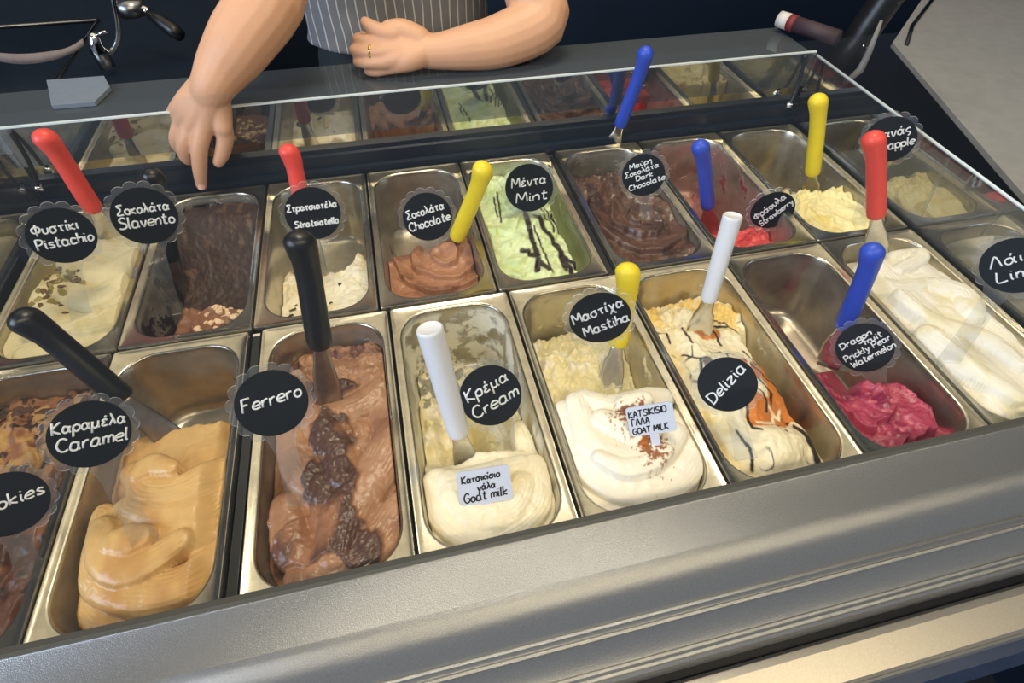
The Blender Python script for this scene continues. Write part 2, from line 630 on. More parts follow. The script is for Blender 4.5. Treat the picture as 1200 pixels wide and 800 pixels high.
# inclined front pane between viewer and gelato
n0 = np.array([0, -0.77, 0.64])
cp(extrude_yz('front_glass', [(-0.3615, 0.0325), (-0.216, 0.400), (-0.2216, 0.4022), (-0.3671, 0.0347)], X_L - 0.1, X_R + 0.3, None, FRONT))
# folding arm of the lid at the right back
arm_o = np.array([1.315, 0.455, -0.002])
cp(mesh('lid_arm', [np.array(p) + arm_o for p in box_geo(-0.03, 0.03, -0.015, 0.02, 0, 0.02)[0]], box_geo(0, 1, 0, 1, 0, 1)[1], None, BLACK, False))
cp(tube('lid_arm', [(1.312, 0.455, 0.01), (1.352, 0.452, 0.10), (1.385, 0.448, 0.22), (1.43, 0.44, 0.42)], [0.026, 0.031, 0.031, 0.028], None, BLACK, 12))
cp(tube('arm_bolt', [(1.352, 0.430, 0.105), (1.352, 0.422, 0.107)], 0.006, None, CHROME))
cp(tube('arm_bolt', [(1.376, 0.428, 0.185), (1.376, 0.420, 0.187)], 0.006, None, CHROME))
cp(tube('arm_bracket', [on_y(1033, 24, 0.40), on_y(1018, 62, 0.40), on_y(1008, 82, 0.40), on_y(988, 99, 0.40)], [0.004, 0.008, 0.010, 0.006], None, simple('painted_grey_bar', lin(120, 120, 120), 0.5), 4))

DIV = []
for nm, xa, xb, y0, y1, lb in (('divider_bar', 4 * PITCHX - 0.0005, 4 * PITCHX + GAPX, 0.003, 0.345, 'black divider bar beside the mint gelato pan in the back row'),
                               ('divider_bar', FRX + PITCHX, FRX + PITCHX + 0.0125, -0.362, -0.004, 'black divider bar between the caramel and hazelnut chocolate pans')):
    o = empty(nm, ((xa + xb) / 2, (y0 + y1) / 2, -0.012))
    tag(o, lb, 'divider', 'divider bars')
    xm, ym = (xa + xb) / 2, (y0 + y1) / 2
    box('bar', (xa + 0.001 - xm, xb - 0.001 - xm, y0 - ym, y1 - ym, -0.018, 0.006), o, BLACK, 0.001)
    box('end_clip', (xa + 0.0015 - xm, xb - 0.0015 - xm, y1 - ym - 0.004, y1 - ym + 0.0005, -0.004, 0.0066), o, CHROME)

# grey counter to the right
p = [(1.50, -0.9), (1.56, -0.1), (1.671, 0.229), (1.905, 0.888), (2.256, 1.192), (3.6, 1.2), (3.6, -0.9)]
gc = empty('grey_counter', (2.4, 0.2, -0.95))
tag(gc, 'pale grey speckled counter to the right of the display case', 'counter')
o = prism('worktop', [(x - 2.4, y - 0.2) for x, y in p], 0.838, 0.85, gc, GREYTOP)
q2 = [(1.55, -0.85), (1.62, -0.1), (1.73, 0.229), (1.955, 0.868), (2.28, 1.14), (3.55, 1.14), (3.55, -0.85)]
prism('base', [(x - 2.4, y - 0.2) for x, y in q2], 0.0, 0.836, gc, NAVY)
tube('edge_seal', [(1.93 - 2.4, 0.86 - 0.2, 0.852), (2.05 - 2.4, 0.985 - 0.2, 0.853), (2.30 - 2.4, 1.19 - 0.2, 0.852)], 0.006, gc, BLACK)

# ------------------------------------------------------------------ pans
def rrect(a, b, r, n=8):
    pts = []
    for cx, cy, a0 in ((a - r, b - r, 0), (-a + r, b - r, 90), (-a + r, -b + r, 180), (a - r, -b + r, 270)):
        for k in range(n + 1):
            t = math.radians(a0 + 90 * k / n)
            pts.append((cx + r * math.cos(t), cy + r * math.sin(t)))
    return pts


DEPTH = 0.12
R_OPEN = 0.043


def pan(name, cx, cy, hl, m, label):
    hw = 0.0826
    ow, ol = 0.0712, hl - 0.0135
    rings = [(hw, hl, 0.004, -0.009), (hw, hl, 0.004, -0.001), (hw - 0.0008, hl - 0.0008, 0.004, 0.0004), (hw - 0.0022, hl - 0.0022, 0.004, 0.0004), (hw - 0.0034, hl - 0.0034, 0.005, -0.0006),
             (ow + 0.0035, ol + 0.0035, R_OPEN + 0.003, -0.0008), (ow + 0.0012, ol + 0.0012, R_OPEN + 0.001, -0.0014), (ow, ol, R_OPEN, -0.0035),
             (ow - 0.001, ol - 0.001, R_OPEN, -0.02), (ow - 0.0085, ol - 0.0085, R_OPEN - 0.004, -0.106), (ow - 0.013, ol - 0.013, R_OPEN - 0.008, -0.117), (ow - 0.022, ol - 0.022, R_OPEN - 0.014, -0.1203)]
    # outside skin, so that the tray has real thickness
    outer = [(ow - 0.021, ol - 0.021, R_OPEN - 0.014, -0.1212), (ow - 0.0120, ol - 0.0120, R_OPEN - 0.008, -0.118), (ow - 0.0075, ol - 0.0075, R_OPEN - 0.004, -0.106), (ow + 0.0010, ol + 0.0010, R_OPEN, -0.012),
             (hw - 0.004, hl - 0.004, 0.004, -0.0022), (hw - 0.0014, hl - 0.0014, 0.004, -0.0035), (hw - 0.0010, hl - 0.0010, 0.004, -0.009)]
    V, Fc = [], []
    allr = rings
    n = 36
    for a, b, r, z in allr + outer:
        V += [(x, y, z) for x, y in rrect(a, b, r)]
    L = len(allr) + len(outer)
    for i in range(L - 1):
        if i == len(allr) - 1:
            continue
        for k in range(n):
            Fc.append((i * n + k, i * n + (k + 1) % n, (i + 1) * n + (k + 1) % n, (i + 1) * n + k))
    i = len(allr) - 1
    Fc.append(tuple(i * n + k for k in range(n)))
    Fc.append(tuple((i + 1) * n + k for k in range(n))[::-1])
    for k in range(n):
        Fc.append(((L - 1) * n + k, (L - 1) * n + (k + 1) % n, (k + 1) % n, k))
    o = mesh(name, V, Fc, None, m, True)
    o.location = (cx, cy, 0)
    e = o.modifiers.new('split', 'EDGE_SPLIT')
    e.split_angle = math.radians(50)
    tag(o, label, 'pan', 'gelato pans')
    return o


def gelato(name, label, P, hf, m, masks=None, v0=-1.0, v1=1.0, nu=104, nv=210, fine=1.0):
    """height field heaped in a pan; hf(u, v) -> z, masks(u, v, z) -> three masks"""
    cx, cy, hl = P
    ow, ol = 0.0712, hl - 0.0135
    uu = np.linspace(-1, 1, nu)
    vv = np.linspace(v0, v1, nv)
    U, Vv = np.meshgrid(uu, vv)
    Z = hf(U, Vv)
    Z = np.clip(Z + 0.0016 * fbm(U * 9, Vv * 20, 301, 5) * fine, -0.117, 0.08)
    dz = np.clip(-Z, 0, 0.106)
    A = ow - 0.0012 - dz * 0.085
    B = ol - 0.0012 - dz * 0.085
    X, Y = U * A, Vv * B
    R = R_OPEN - 0.004 - dz * 0.05
    qx, qy = np.abs(X) - (A - R), np.abs(Y) - (B - R)
    out = (qx > 0) & (qy > 0)
    d = np.hypot(qx, qy)
    f = np.where(out & (d > R), R / np.maximum(d, 1e-9), 1.0)
    X = np.where(out, np.sign(X) * ((A - R) + qx * f), X)
    Y = np.where(out, np.sign(Y) * ((B - R) + qy * f), Y)
    n = nu * nv
    top = np.stack([X.ravel(), Y.ravel(), Z.ravel()], 1)
    idx = np.arange(n).reshape(nv, nu)
    quads = np.stack([idx[:-1, :-1].ravel(), idx[:-1, 1:].ravel(), idx[1:, 1:].ravel(), idx[1:, :-1].ravel()], 1)
    loop = list(idx[0, :]) + list(idx[1:, -1]) + list(idx[-1, -2::-1]) + list(idx[-2:0:-1, 0])
    low = top[loop].copy()
    k = np.clip(1 - (np.clip(low[:, 2], -0.106, 0) + 0.106) * 0.085 / ow, 0.8, 1)
    low[:, 0] *= k * 0.985
    low[:, 1] *= 0.985
    low[:, 2] = np.minimum(low[:, 2] - 0.0005, -0.1180)
    V = np.vstack([top, low])
    Fc = quads.tolist()
    L = len(loop)
    for i in range(L):
        j = (i + 1) % L
        Fc.append((loop[j], loop[i], n + i, n + j))
    Fc.append(tuple(n + i for i in range(L))[::-1])
    me = bpy.data.meshes.new(name)
    me.from_pydata(V.tolist(), [], Fc)
    at = me.color_attributes.new('ripple', 'FLOAT_COLOR', 'POINT')
    C = np.zeros((len(V), 4), np.float32)
    C[:, 3] = 1
    if masks:
        for i, mk in enumerate(masks(U, Vv, Z)):
            C[:n, i] = np.clip(mk, 0, 1).ravel()
    at.data.foreach_set('color', C.ravel())
    o = link(name, me, None, m)
    o.location = (cx, cy, 0)
    tag(o, label, 'gelato')

    def surf(u, v):
        i = int(round((v - v0) / (v1 - v0) * (nv - 1)))
        j = int(round((u + 1) / 2 * (nu - 1)))
        i, j = min(max(i, 0), nv - 1), min(max(j, 0), nu - 1)
        return X[i, j], Y[i, j], Z[i, j]
    return o, surf


HB, HF = 0.1725, 0.1795
# k = 0 is the pan left of the first boundary
BACK = [((k + 0.5) * PITCHX - PITCHX + (GAPX if k >= 5 else 0), 0.1742, HB) for k in range(0, 8)]
FRNT = [(FRX + (k - 0.5) * PITCHX + (0.0138 if k >= 2 else 0), -0.1825, HF) for k in range(0, 8)]
c_cream = lin(236, 222, 176)
DARKCHOC = lin(52, 32, 27)

pan_specs = {  # row, index: (stain colour, amount, label)
    ('f', 0): (lin(90, 60, 45), (0.5, 0.0), 'steel front-row pan of cookie gelato at the left end of the case'),
    ('f', 1): (lin(96, 66, 34), (0.55, 0.0), 'steel front-row pan holding golden caramel gelato, emptied at its back'),
    ('f', 2): (lin(90, 56, 40), (0.4, 0.3), 'steel front-row pan full of hazelnut chocolate gelato with dark patches'),
    ('f', 3): (lin(224, 220, 200), (0.35, 0.98), 'steel front-row pan of cream gelato with white smears on its back wall'),
    ('f', 4): (lin(226, 212, 160), (0.35, 0.45), 'steel front-row pan of mastiha gelato, under a goat milk card'),
    ('f', 5): (lin(232, 210, 150), (0.4, 0.25), 'steel front-row pan of cream gelato with orange and chocolate sauce'),
    ('f', 6): (lin(92, 26, 46), (0.3, 0.0), 'steel front-row pan mostly emptied, magenta gelato left at its front'),
    ('f', 7): (lin(232, 228, 212), (0.3, 0.0), 'steel front-row pan full of white lime gelato by the right glass'),
    ('b', 0): (lin(196, 182, 130), (0.35, 0), 'steel back-row pan of pistachio gelato by the left glass'),
    ('b', 1): (lin(34, 24, 24), (0.95, 0.9), 'steel back-row pan with walls coated in dark chocolate'),
    ('b', 2): (lin(216, 206, 176), (0.18, 0.12), 'steel back-row pan nearly emptied of white chocolate-chip gelato'),
    ('b', 3): (lin(104, 66, 38), (0.55, 0.12), 'steel back-row pan half empty with light brown chocolate gelato'),
    ('b', 4): (lin(196, 216, 170), (0.5, 0.3), 'steel back-row pan full of pale green mint gelato'),
    ('b', 5): (lin(48, 32, 30), (0.8, 0.5), 'steel back-row pan full of dark chocolate gelato'),
    ('b', 6): (lin(140, 40, 46), (0.85, 0.45), 'steel back-row pan with red strawberry smears, nearly empty'),
    ('b', 7): (lin(120, 104, 60), (0.45, 0.12), 'steel back-row pan of pale yellow gelato by the right glass'),
}
for (row, k), (sc, amt, lb) in pan_specs.items():
    P = (FRNT if row == 'f' else BACK)[k]
    pan('gelato_pan', P[0], P[1], P[2], pan_material('steel_pan_' + row + str(k), sc, *amt), lb)

G = {}


def G_add(key, row, k, name, label, hf, m, masks=None, **kw):
    P = (FRNT if row == 'f' else BACK)[k]
    G[key] = gelato(name, label, P, hf, m, masks, **kw) + (P,)


# --- cookies (far left, front)
def h(u, v):
    return (-0.010 + 0.012 * gauss(u, v, 0.2, -0.5, 0.8, 0.5) + 0.007 * swirl(u, v, -0.8, 0.0, 2.4, 5, 1.2, 1, 0.9) + 0.016 * fbm(u * 3, v * 6, 3) - 0.03 * sst(v, 0.55, 0.9))
def mk(u, v, z):
    a = sst(fbm(u * 2 + v, v * 4 - u, 9), 0.02, 0.10) * (1 - gauss(u, v, 0.2, 0.45, 0.8, 0.22))
    return (sst(fbm(u * 2.0 + 3, v * 3.2, 8) - 0.25 * v, -0.06, 0.05), gauss(u, v, 0.1, 0.42, 0.9, 0.24) * sst(fbm(u * 3, v * 6, 21), -0.15, 0), sst(fbm(u * 7, v * 14, 33) + 0.10 * sst(v, 0.5, 0.8), 0.14, 0.2))
G_add('cook', 'f', 0, 'cookie_gelato', 'brown and tan cookie gelato with dark lumps at the left end of the front row', h,
      gelato_material('cookie_gelato', lin(150, 104, 76), lin(92, 60, 48), lin(198, 160, 98), lin(60, 40, 34)), mk)

# --- caramel
CAR = [([(85, 676), (96, 712), (142, 729), (199, 719), (247, 700)], 0.020, -0.012),
       ([(112, 606), (107, 655), (133, 686), (180, 691), (223, 676), (259, 634)], 0.024, 0.002),
       ([(150, 600), (200, 620), (250, 610)], 0.034, 0.004),
       ([(122, 620), (121, 655), (147, 671), (182, 657), (214, 636)], 0.017, 0.012),
       ([(140, 640), (171, 634)], 0.018, 0.017),
       ([(158, 592), (199, 603), (237, 594), (262, 570)], 0.022, 0.008),
       ([(157, 556), (172, 576), (204, 577), (237, 562), (266, 541)], 0.019, 0.010),
       ([(166, 560), (182, 548), (206, 552)], 0.013, 0.015)]
def h(u, v):
    b = -0.030 + 0.016 * gauss(u, v, 0.2, -0.3, 0.9, 0.6) + 0.004 * fbm(u * 3, v * 6, 2)
    b -= 0.055 * sst(-u, 0.50, 0.95) * sst(-v, 0.0, 0.4)          # pulled off the left wall
    b = ribbons(u, v, FRNT[1], CAR, b, 0.0007)
    b -= 0.014 * sst(np.abs(u), 0.7, 1.0)
    b -= 0.085 * sst(v + 0.07 * fbm(u * 4, u * 0 + 2, 7), 0.36, 0.58)
    return b
def mk(u, v, z):
    return (sst(fbm(u * 2 + 0.4 * v, v * 2.2, 71), -0.05, 0.25), sst(v, 0.30, 0.5) * sst(fbm(u * 8, v * 16, 6), -0.1, 0.2), 0 * u)
G_add('car', 'f', 1, 'caramel_gelato', 'golden tan caramel gelato folded into smooth swirls', h,
      gelato_material('caramel_gelato', lin(208, 170, 112), lin(188, 144, 88), lin(200, 160, 96), None, 0.34, 0.12, 90, 0.06), mk, v1=0.78)

# --- hazelnut chocolate
FER = [([(432, 395), (440, 440), (458, 500)], 0.022, -0.004), ([(336, 500), (348, 545), (378, 575)], 0.022, 0.000), ([(465, 500), (440, 545), (405, 600), (392, 650)], 0.028, 0.004),
       ([(470, 590), (420, 650), (350, 680)], 0.026, 0.000), ([(328, 590), (340, 640), (372, 660)], 0.022, -0.002), ([(352, 470), (390, 520), (400, 560)], 0.020, 0.003),
       ([(455, 440), (420, 470), (380, 480)], 0.020, 0.000), ([(345, 440), (360, 490)], 0.018, 0.001), ([(400, 400), (370, 420), (350, 400)], 0.018, -0.010)]
def h(u, v):
    b = -0.018 + 0.012 * gauss(u, v, 0.1, -0.1, 0.9, 0.9) + 0.014 * fbm(u * 2.4, v * 4.6, 41)
    b -= 0.018 * sst(-u, 0.55, 1.0)
    b = ribbons(u, v, FRNT[2], FER, b, 0.0005)
    b += 0.005 * mk2(u, v) * (1 + 0.8 * fbm(u * 12, v * 26, 49))
    b -= 0.02 * sst(v, 0.62, 0.85)
    return b + 0.010 * fbm(u * 9, v * 18, 42) * sst(v, 0.2, 0.6) + 0.002 * fbm(u * 8, v * 18, 43)
def mk2(u, v):
    n = fbm(u * 2.3, v * 4.2, 47)
    spots = gauss(u, v, 0.1, -0.02, 0.42, 0.16) + gauss(u, v, -0.25, -0.74, 0.75, 0.17) + gauss(u, v, 0.0, 0.40, 0.55, 0.09) + gauss(u, v, 0.0, -0.36, 0.45, 0.20) + 0.8 * gauss(u, v, 0.5, -0.9, 0.3, 0.1)
    return sst(spots + 0.9 * n, 0.34, 0.44)
def mk(u, v, z):
    return (mk2(u, v), sst(fbm(u * 1.6 + 5, v * 3 + v * u, 52), 0.0, 0.2), sst(v, 0.62, 0.9) * sst(fbm(u * 4, v * 8, 58), -0.12, 0.08))
G_add('ferr', 'f', 2, 'hazelnut_chocolate_gelato', 'milk chocolate gelato with dark brown chocolate patches in the front row', h,
      gelato_material('hazelnut_chocolate_gelato', lin(168, 126, 96), lin(82, 56, 48), lin(146, 102, 74), lin(108, 72, 64), 0.32, 0.3, 170, 0.12), mk, v1=0.97)

# --- cream (scraped thin behind, heap in front)
CRE = [([(497, 560), (505, 605), (535, 634), (575, 642), (618, 622), (645, 585), (642, 548)], 0.022, -0.020),
       ([(508, 558), (520, 598), (556, 622), (600, 612), (630, 580), (628, 540)], 0.022, -0.006),
       ([(530, 575), (560, 598), (598, 590), (612, 565)], 0.024, 0.000),
       ([(520, 560), (545, 560), (575, 552), (612, 540)], 0.018, -0.004), ([(625, 545), (622, 510), (612, 480)], 0.012, -0.030)]
def h(u, v):
    back = -0.074 + 0.026 * fbm(u * 5, v * 9, 61) + 0.020 * gauss(u, v, 0.45, 0.0, 0.35, 0.35) + 0.018 * gauss(u, v, -0.8, 0.15, 0.25, 0.55)
    back -= 0.03 * sst(v, 0.25, 0.6)
    back -= 0.030 * gauss(u, v, -0.1, -0.12, 0.22, 0.22)            # trench under the spatula
    front = -0.020 - 0.02 * sst(np.hypot(u * 0.9 - 0.05, (v + 0.55) * 1.5), 0.35, 1.1)
    w = sst(-v + 0.12 * fbm(u * 3, v * 3, 65), 0.20, 0.36)
    b = back * (1 - w) + front * w
    b -= 0.06 * sst(np.abs(u + 0.02), 0.72, 1.0) * sst(-v, 0.5, 0.8)
    return ribbons(u, v, FRNT[3], CRE, b, 0.00045) + 0.004 * fbm(u * 5, v * 10, 66) * sst(-v, 0.3, 0.5)
def mk(u, v, z):
    return (sst(v, -0.35, -0.1) * sst(fbm(u * 4, v * 8, 67), -0.2, 0.1), sst(fbm(u * 6, v * 12, 68) + 0.3 * sst(v, 0.2, 0.6) - 0.15, 0.02, 0.1) * sst(v, 0.0, 0.3), gauss(u, v, 0.35, -0.62, 0.2, 0.07) * 0.7)
G_add('cream', 'f', 3, 'cream_gelato', 'pale cream gelato scraped thin behind and heaped at the front, around a white spatula', h,
      gelato_material('cream_gelato', lin(240, 231, 206), lin(228, 216, 168), lin(150, 146, 128), lin(206, 184, 120), 0.4, 0.3, 140, 0.05), mk, v1=0.86)

# --- mastiha
MAS = [([(658, 505), (670, 550), (700, 582), (748, 594), (795, 582), (822, 545)], 0.022, -0.014),
       ([(662, 478), (672, 520), (700, 552), (742, 568), (790, 562), (816, 525), (806, 486)], 0.023, 0.000),
       ([(676, 472), (690, 512), (722, 538), (766, 536), (792, 508)], 0.021, 0.009),
       ([(684, 468), (720, 478), (752, 470), (778, 466)], 0.020, 0.008),
       ([(706, 496), (745, 506), (774, 490)], 0.020, 0.016), ([(700, 540), (730, 552), (762, 546), (780, 532)], 0.012, 0.013), ([(728, 480), (755, 474)], 0.014, 0.018)]
def h(u, v):
    back = -0.062 + 0.028 * fbm(u * 4, v * 8, 71) + 0.022 * gauss(u, v, -0.5, 0.35, 0.5, 0.3) - 0.02 * sst(v, 0.5, 0.85)
    front = -0.012 - 0.03 * sst(np.hypot((u - 0.1) * 0.8, (v + 0.42) * 1.3), 0.2, 1.05)
    w = sst(-v + 0.1 * fbm(u * 3, v * 3, 75), 0.02, 0.12)
    b = back * (1 - w) + front * w
    b -= 0.03 * sst(np.abs(u), 0.75, 1.0) * sst(-v, 0.3, 0.8)
    return ribbons(u, v, FRNT[4], MAS, b, 0.0004)
def mk(u, v, z):
    dust = gauss(u, v, 0.12, -0.36, 0.42, 0.10) + gauss(u, v, 0.22, -0.62, 0.36, 0.22) + gauss(u, v, 0.0, -0.05, 0.4, 0.10) * 0.8
    return (sst(v, -0.08, 0.12) * sst(fbm(u * 4, v * 8, 76), -0.3, 0.0), sst(0.5 * dust + 0.9 * fbm(u * 22, v * 46, 77), 0.33, 0.44), sst(0.52 * gauss(u, v, 0.2, -0.52, 0.30, 0.16) + 0.8 * fbm(u * 17, v * 36, 78), 0.35, 0.44))
G_add('mast', 'f', 4, 'mastiha_gelato', 'white mastiha gelato swirled into a dome dusted with cinnamon', h,
      gelato_material('mastiha_gelato', lin(240, 234, 220), lin(232, 222, 180), lin(150, 92, 52), lin(172, 96, 34), 0.36, 0.1, 90, 0.03), mk, v1=0.93)

# --- delizia: cream with orange sauce and chocolate threads
LINES = [[(-0.75, 0.42), (-0.8, 0.30)], [(-0.35, 0.46), (-0.42, 0.36), (-0.4, 0.24)], [(0.25, 0.50), (0.6, 0.44), (0.75, 0.30), (0.62, 0.40), (0.3, 0.42)], [(0.05, 0.5), (0.22, 0.34), (0.2, 0.2)],
         [(0.55, 0.1), (0.72, -0.12), (0.9, -0.38)], [(0.4, 0.0), (0.62, -0.25), (0.82, -0.5)], [(0.1, -0.2), (0.22, -0.36), (0.15, -0.5)], [(0.3, -0.18), (0.45, -0.36), (0.3, -0.45)], [(-0.25, -0.25), (-0.2, -0.42), (-0.3, -0.62), (-0.22, -0.66)],
         [(-0.6, -0.62), (-0.55, -0.76), (-0.62, -0.9)], [(0.15, -0.62), (0.2, -0.70)], [(-0.7, 0.15), (-0.5, 0.05), (-0.62, -0.1)]]
THICK = [[(0.52, -0.62), (0.62, -0.76), (0.55, -0.97)]]
WHITE = [[(-0.15, -0.58), (0.2, -0.60), (0.32, -0.52), (0.22, -0.48), (0.42, -0.55), (0.5, -0.5)], [(0.1, -0.63), (0.3, -0.68), (0.6, -0.60), (0.72, -0.62)], [(0.05, -0.1), (0.3, -0.14), (0.45, -0.02)]]
def h(u, v):
    b = -0.024 + 0.030 * gauss(u, v, -0.25, -0.35, 0.75, 0.6) + 0.012 * gauss(u, v, 0.0, -0.78, 0.6, 0.16) + 0.016 * fbm(u * 2.5, v * 5, 81)
    b += 0.02 * fbm(u * 7, v * 14, 82) * sst(v, 0.3, 0.5) - 0.03 * sst(v, 0.62, 0.9)
    b -= 0.060 * sst(u + 0.10 * fbm(u * 0, v * 5, 83), 0.66, 0.95) * sst(-v, -0.45, 0.0)
    b -= 0.012 * gauss(u, v, 0.15, -0.55, 0.5, 0.09)
    return b
def mk(u, v, z):
    ln = 0 * u
    for p in LINES:
        ln = np.maximum(ln, stroke_mask(u + 0.05 * fbm(u * 5, v * 9, 84), v, p, 0.026))
    for p in THICK:
        ln = np.maximum(ln, stroke_mask(u, v, p, 0.075))
    thr = 1 - sst(np.abs(fbm(u * 1.7, v * 3.4, 89, 2)), 0.006, 0.016)
    ln = np.maximum(ln, 0.9 * thr * sst(fbm(u * 2 + 4, v * 3, 90), -0.06, 0.06) * (v < 0.45))
    wh = 0 * u
    for p in WHITE:
        wh = np.maximum(wh, stroke_mask(u + 0.1 * fbm(u * 6, v * 12, 85), v + 0.04 * fbm(u * 6, v * 12, 86), p, 0.03))
    sauce = sst(gauss(u, v, 0.1, -0.52, 0.62, 0.13) + gauss(u, v, 0.6, -0.38, 0.28, 0.2) + gauss(u, v, 0.25, -0.08, 0.5, 0.1) * 0.9 + 0.9 * gauss(u, v, 0.05, 0.38, 0.25, 0.1) + 0.9 * fbm(u * 3, v * 6, 87), 0.34, 0.48)
    return (sauce * (1 - wh), np.maximum(sst(v, 0.25, 0.5), 0.6 * sst(-u, 0.4, 0.9)) * sst(fbm(u * 4, v * 7, 88), -0.2, 0.1), ln * (1 - 0.9 * wh))
G_add('dol', 'f', 5, 'sauced_cream_gelato', 'cream gelato streaked with orange sauce and chocolate threads', h,
      gelato_material('sauced_cream_gelato', lin(240, 230, 200), lin(206, 124, 52), lin(234, 204, 122), lin(40, 30, 34), 0.35, 0.25, 120, 0.05), mk, v1=0.95, nu=110, nv=230)

# --- dragon fruit
def h(u, v):
    b = -0.030 + 0.012 * gauss(u, v, 0.2, -0.7, 0.7, 0.3) + 0.012 * swirl(u, v, -0.1, -0.5, 2.2, 92, 1.8, 1, 0.7, 1.6) + 0.016 * fbm(u * 3.5, v * 7, 91)
    edge = -0.30 - 0.16 * np.abs(u - 0.1) + 0.30 * gauss(u, v, -0.85, -0.2, 0.28, 0.9) + 0.06 * fbm(u * 4, v * 4, 93)
    b -= 0.09 * sst(v, edge - 0.10, edge + 0.14)
    b -= 0.05 * sst(u, 0.72, 1.0) * sst(v, -0.95, -0.6)
    return b
def mk(u, v, z):
    return (sst(fbm(u * 2.5, v * 5, 95), 0.0, 0.2), sst(fbm(u * 9, v * 18, 96), 0.12, 0.26), 0 * u)
G_add('drag', 'f', 6, 'dragon_fruit_gelato', 'magenta dragon fruit gelato left in the front of its pan', h,
      gelato_material('dragon_fruit_gelato', lin(172, 64, 94), lin(136, 40, 72), lin(196, 96, 116), None, 0.3, 0.35, 160, 0.12), mk, v1=0.12)

# --- lime
LIM = [([(1000, 322), (1045, 380), (1100, 440), (1160, 482)], 0.030, 0.004), ([(1030, 312), (1085, 365), (1140, 425), (1195, 470)], 0.030, 0.008), ([(1060, 300), (1115, 345), (1180, 395)], 0.026, 0.006),
       ([(1082, 392), (1130, 432), (1185, 470)], 0.016, 0.015), ([(1095, 340), (1125, 350), (1135, 372)], 0.022, 0.018), ([(1045, 300), (1070, 292), (1075, 306), (1050, 320)], 0.013, 0.014), ([(1010, 330), (1050, 340), (1085, 335)], 0.016, 0.012),
       ([(1050, 350), (1090, 380), (1150, 400), (1190, 430)], 0.014, 0.015)]
def h(u, v):
    b = -0.004 + 0.012 * gauss(u, v, 0.0, 0.0, 0.9, 0.8) + 0.010 * fbm(u * 2.5, v * 5, 101)
    b = ribbons(u, v, FRNT[7], LIM, b, 0.0009)
    return b - 0.03 * sst(v, 0.72, 0.95) - 0.012 * sst(np.abs(u), 0.7, 1)
def mk(u, v, z):
    return (sst(fbm(u * 2, v * 4, 106), 0.0, 0.25), 0 * u, 0 * u)
G_add('lime', 'f', 7, 'lime_gelato', 'fluffy white lime gelato filling the rightmost front pan', h,
      gelato_material('lime_gelato', lin(238, 234, 222), lin(226, 218, 188), None, None, 0.42, 0.2, 120, 0.03), mk, v1=0.97)

# --- pistachio
PST = [([(18, 408), (60, 402), (105, 388), (140, 362)], 0.022, -0.008), ([(58, 328), (48, 352), (76, 376), (120, 372), (152, 346)], 0.024, 0.002), ([(80, 305), (120, 318), (160, 298)], 0.026, 0.006),
       ([(72, 340), (112, 350), (148, 330)], 0.022, 0.010), ([(110, 285), (145, 290), (170, 280)], 0.022, 0.002), ([(30, 388), (70, 386), (110, 370)], 0.012, 0.004)]
def h(u, v):
    b = -0.014 + 0.010 * gauss(u, v, 0.1, 0.0, 0.8, 0.8) + 0.006 * fbm(u * 3, v * 6, 111)
    b -= 0.035 * sst(-u, 0.45, 0.95) * sst(v, -0.5, 0.0)
    b = ribbons(u, v, BACK[0], PST, b)
    return b - 0.012 * sst(v, 0.6, 0.95)
def mk(u, v, z):
    return (sst(fbm(u * 2, v * 4, 116), 0.0, 0.3), 0 * u, 0 * u)
G_add('pist', 'b', 0, 'pistachio_gelato', 'pale khaki pistachio gelato sprinkled with chopped nuts', h,
      gelato_material('pistachio_gelato', lin(216, 206, 168), lin(202, 188, 140), None, None, 0.42, 0.2, 110, 0.04), mk, v1=0.97)

# --- slavento: dark crust behind, soft chocolate with nuts in front
def h(u, v):
    crust = -0.088 + 0.070 * sst(v, -0.1, 1.0) + 0.003 * fbm(u * 5, v * 9, 121)
    front = -0.052 + 0.008 * swirl(u, v, 0.35, -0.72, 2.4, 124, 2.0, 1, 0.3, 1.6) + 0.006 * fbm(u * 3, v * 6, 122) + 0.008 * gauss(u, v, -0.2, -0.75, 0.5, 0.2)
    w = sst(-v - 0.1 * (u - 0.3) + 0.08 * fbm(u * 3, v * 3, 123), 0.34, 0.46)
    b = crust * (1 - w) + front * w
    return b - 0.03 * sst(-u, 0.55, 0.95) * w
def mk(u, v, z):
    w = sst(-v - 0.1 * (u - 0.3) + 0.08 * fbm(u * 3, v * 3, 123), 0.34, 0.46)
    return (1 - w, sst(fbm(u * 6, v * 10, 126), 0.10, 0.25) * (1 - w), 0 * u)
G_add('slav', 'b', 1, 'slavento_gelato', 'chocolate gelato with chopped hazelnuts in front of a dark scraped crust', h,
      gelato_material('slavento_gelato', lin(132, 90, 68), lin(62, 46, 43), lin(92, 70, 58), None, 0.45, 0.35, 130, 0.12), mk)

# --- stracciatella
def h(u, v):
    b = -0.062 + 0.014 * fbm(u * 4, v * 9, 131) + 0.012 * gauss(u, v, 0.7, -0.3, 0.4, 0.5) + 0.010 * gauss(u, v, -0.8, -0.3, 0.3, 0.4)
    edge = -0.10 + 0.22 * gauss(u, v, 0.85, 0, 0.3, 9) + 0.10 * gauss(u, v, -0.8, 0, 0.25, 9) + 0.22 * fbm(u * 3.5, v * 2, 132)
    return b - 0.055 * sst(v, edge - 0.04, edge + 0.08) + 0.012 * gauss(u, v, 0.2, -0.75, 0.8, 0.2)
def mk(u, v, z):
    return (sst(fbm(u * 3, v * 6, 136), 0.0, 0.3), 0 * u, 0 * u)
G_add('strat', 'b', 2, 'chocolate_chip_gelato', 'remains of white gelato with dark chocolate shards at the front of a scraped pan', h,
      gelato_material('chocolate_chip_gelato', lin(238, 230, 206), lin(224, 208, 160), None, None, 0.42, 0.35, 130, 0.05), mk, v1=0.2)

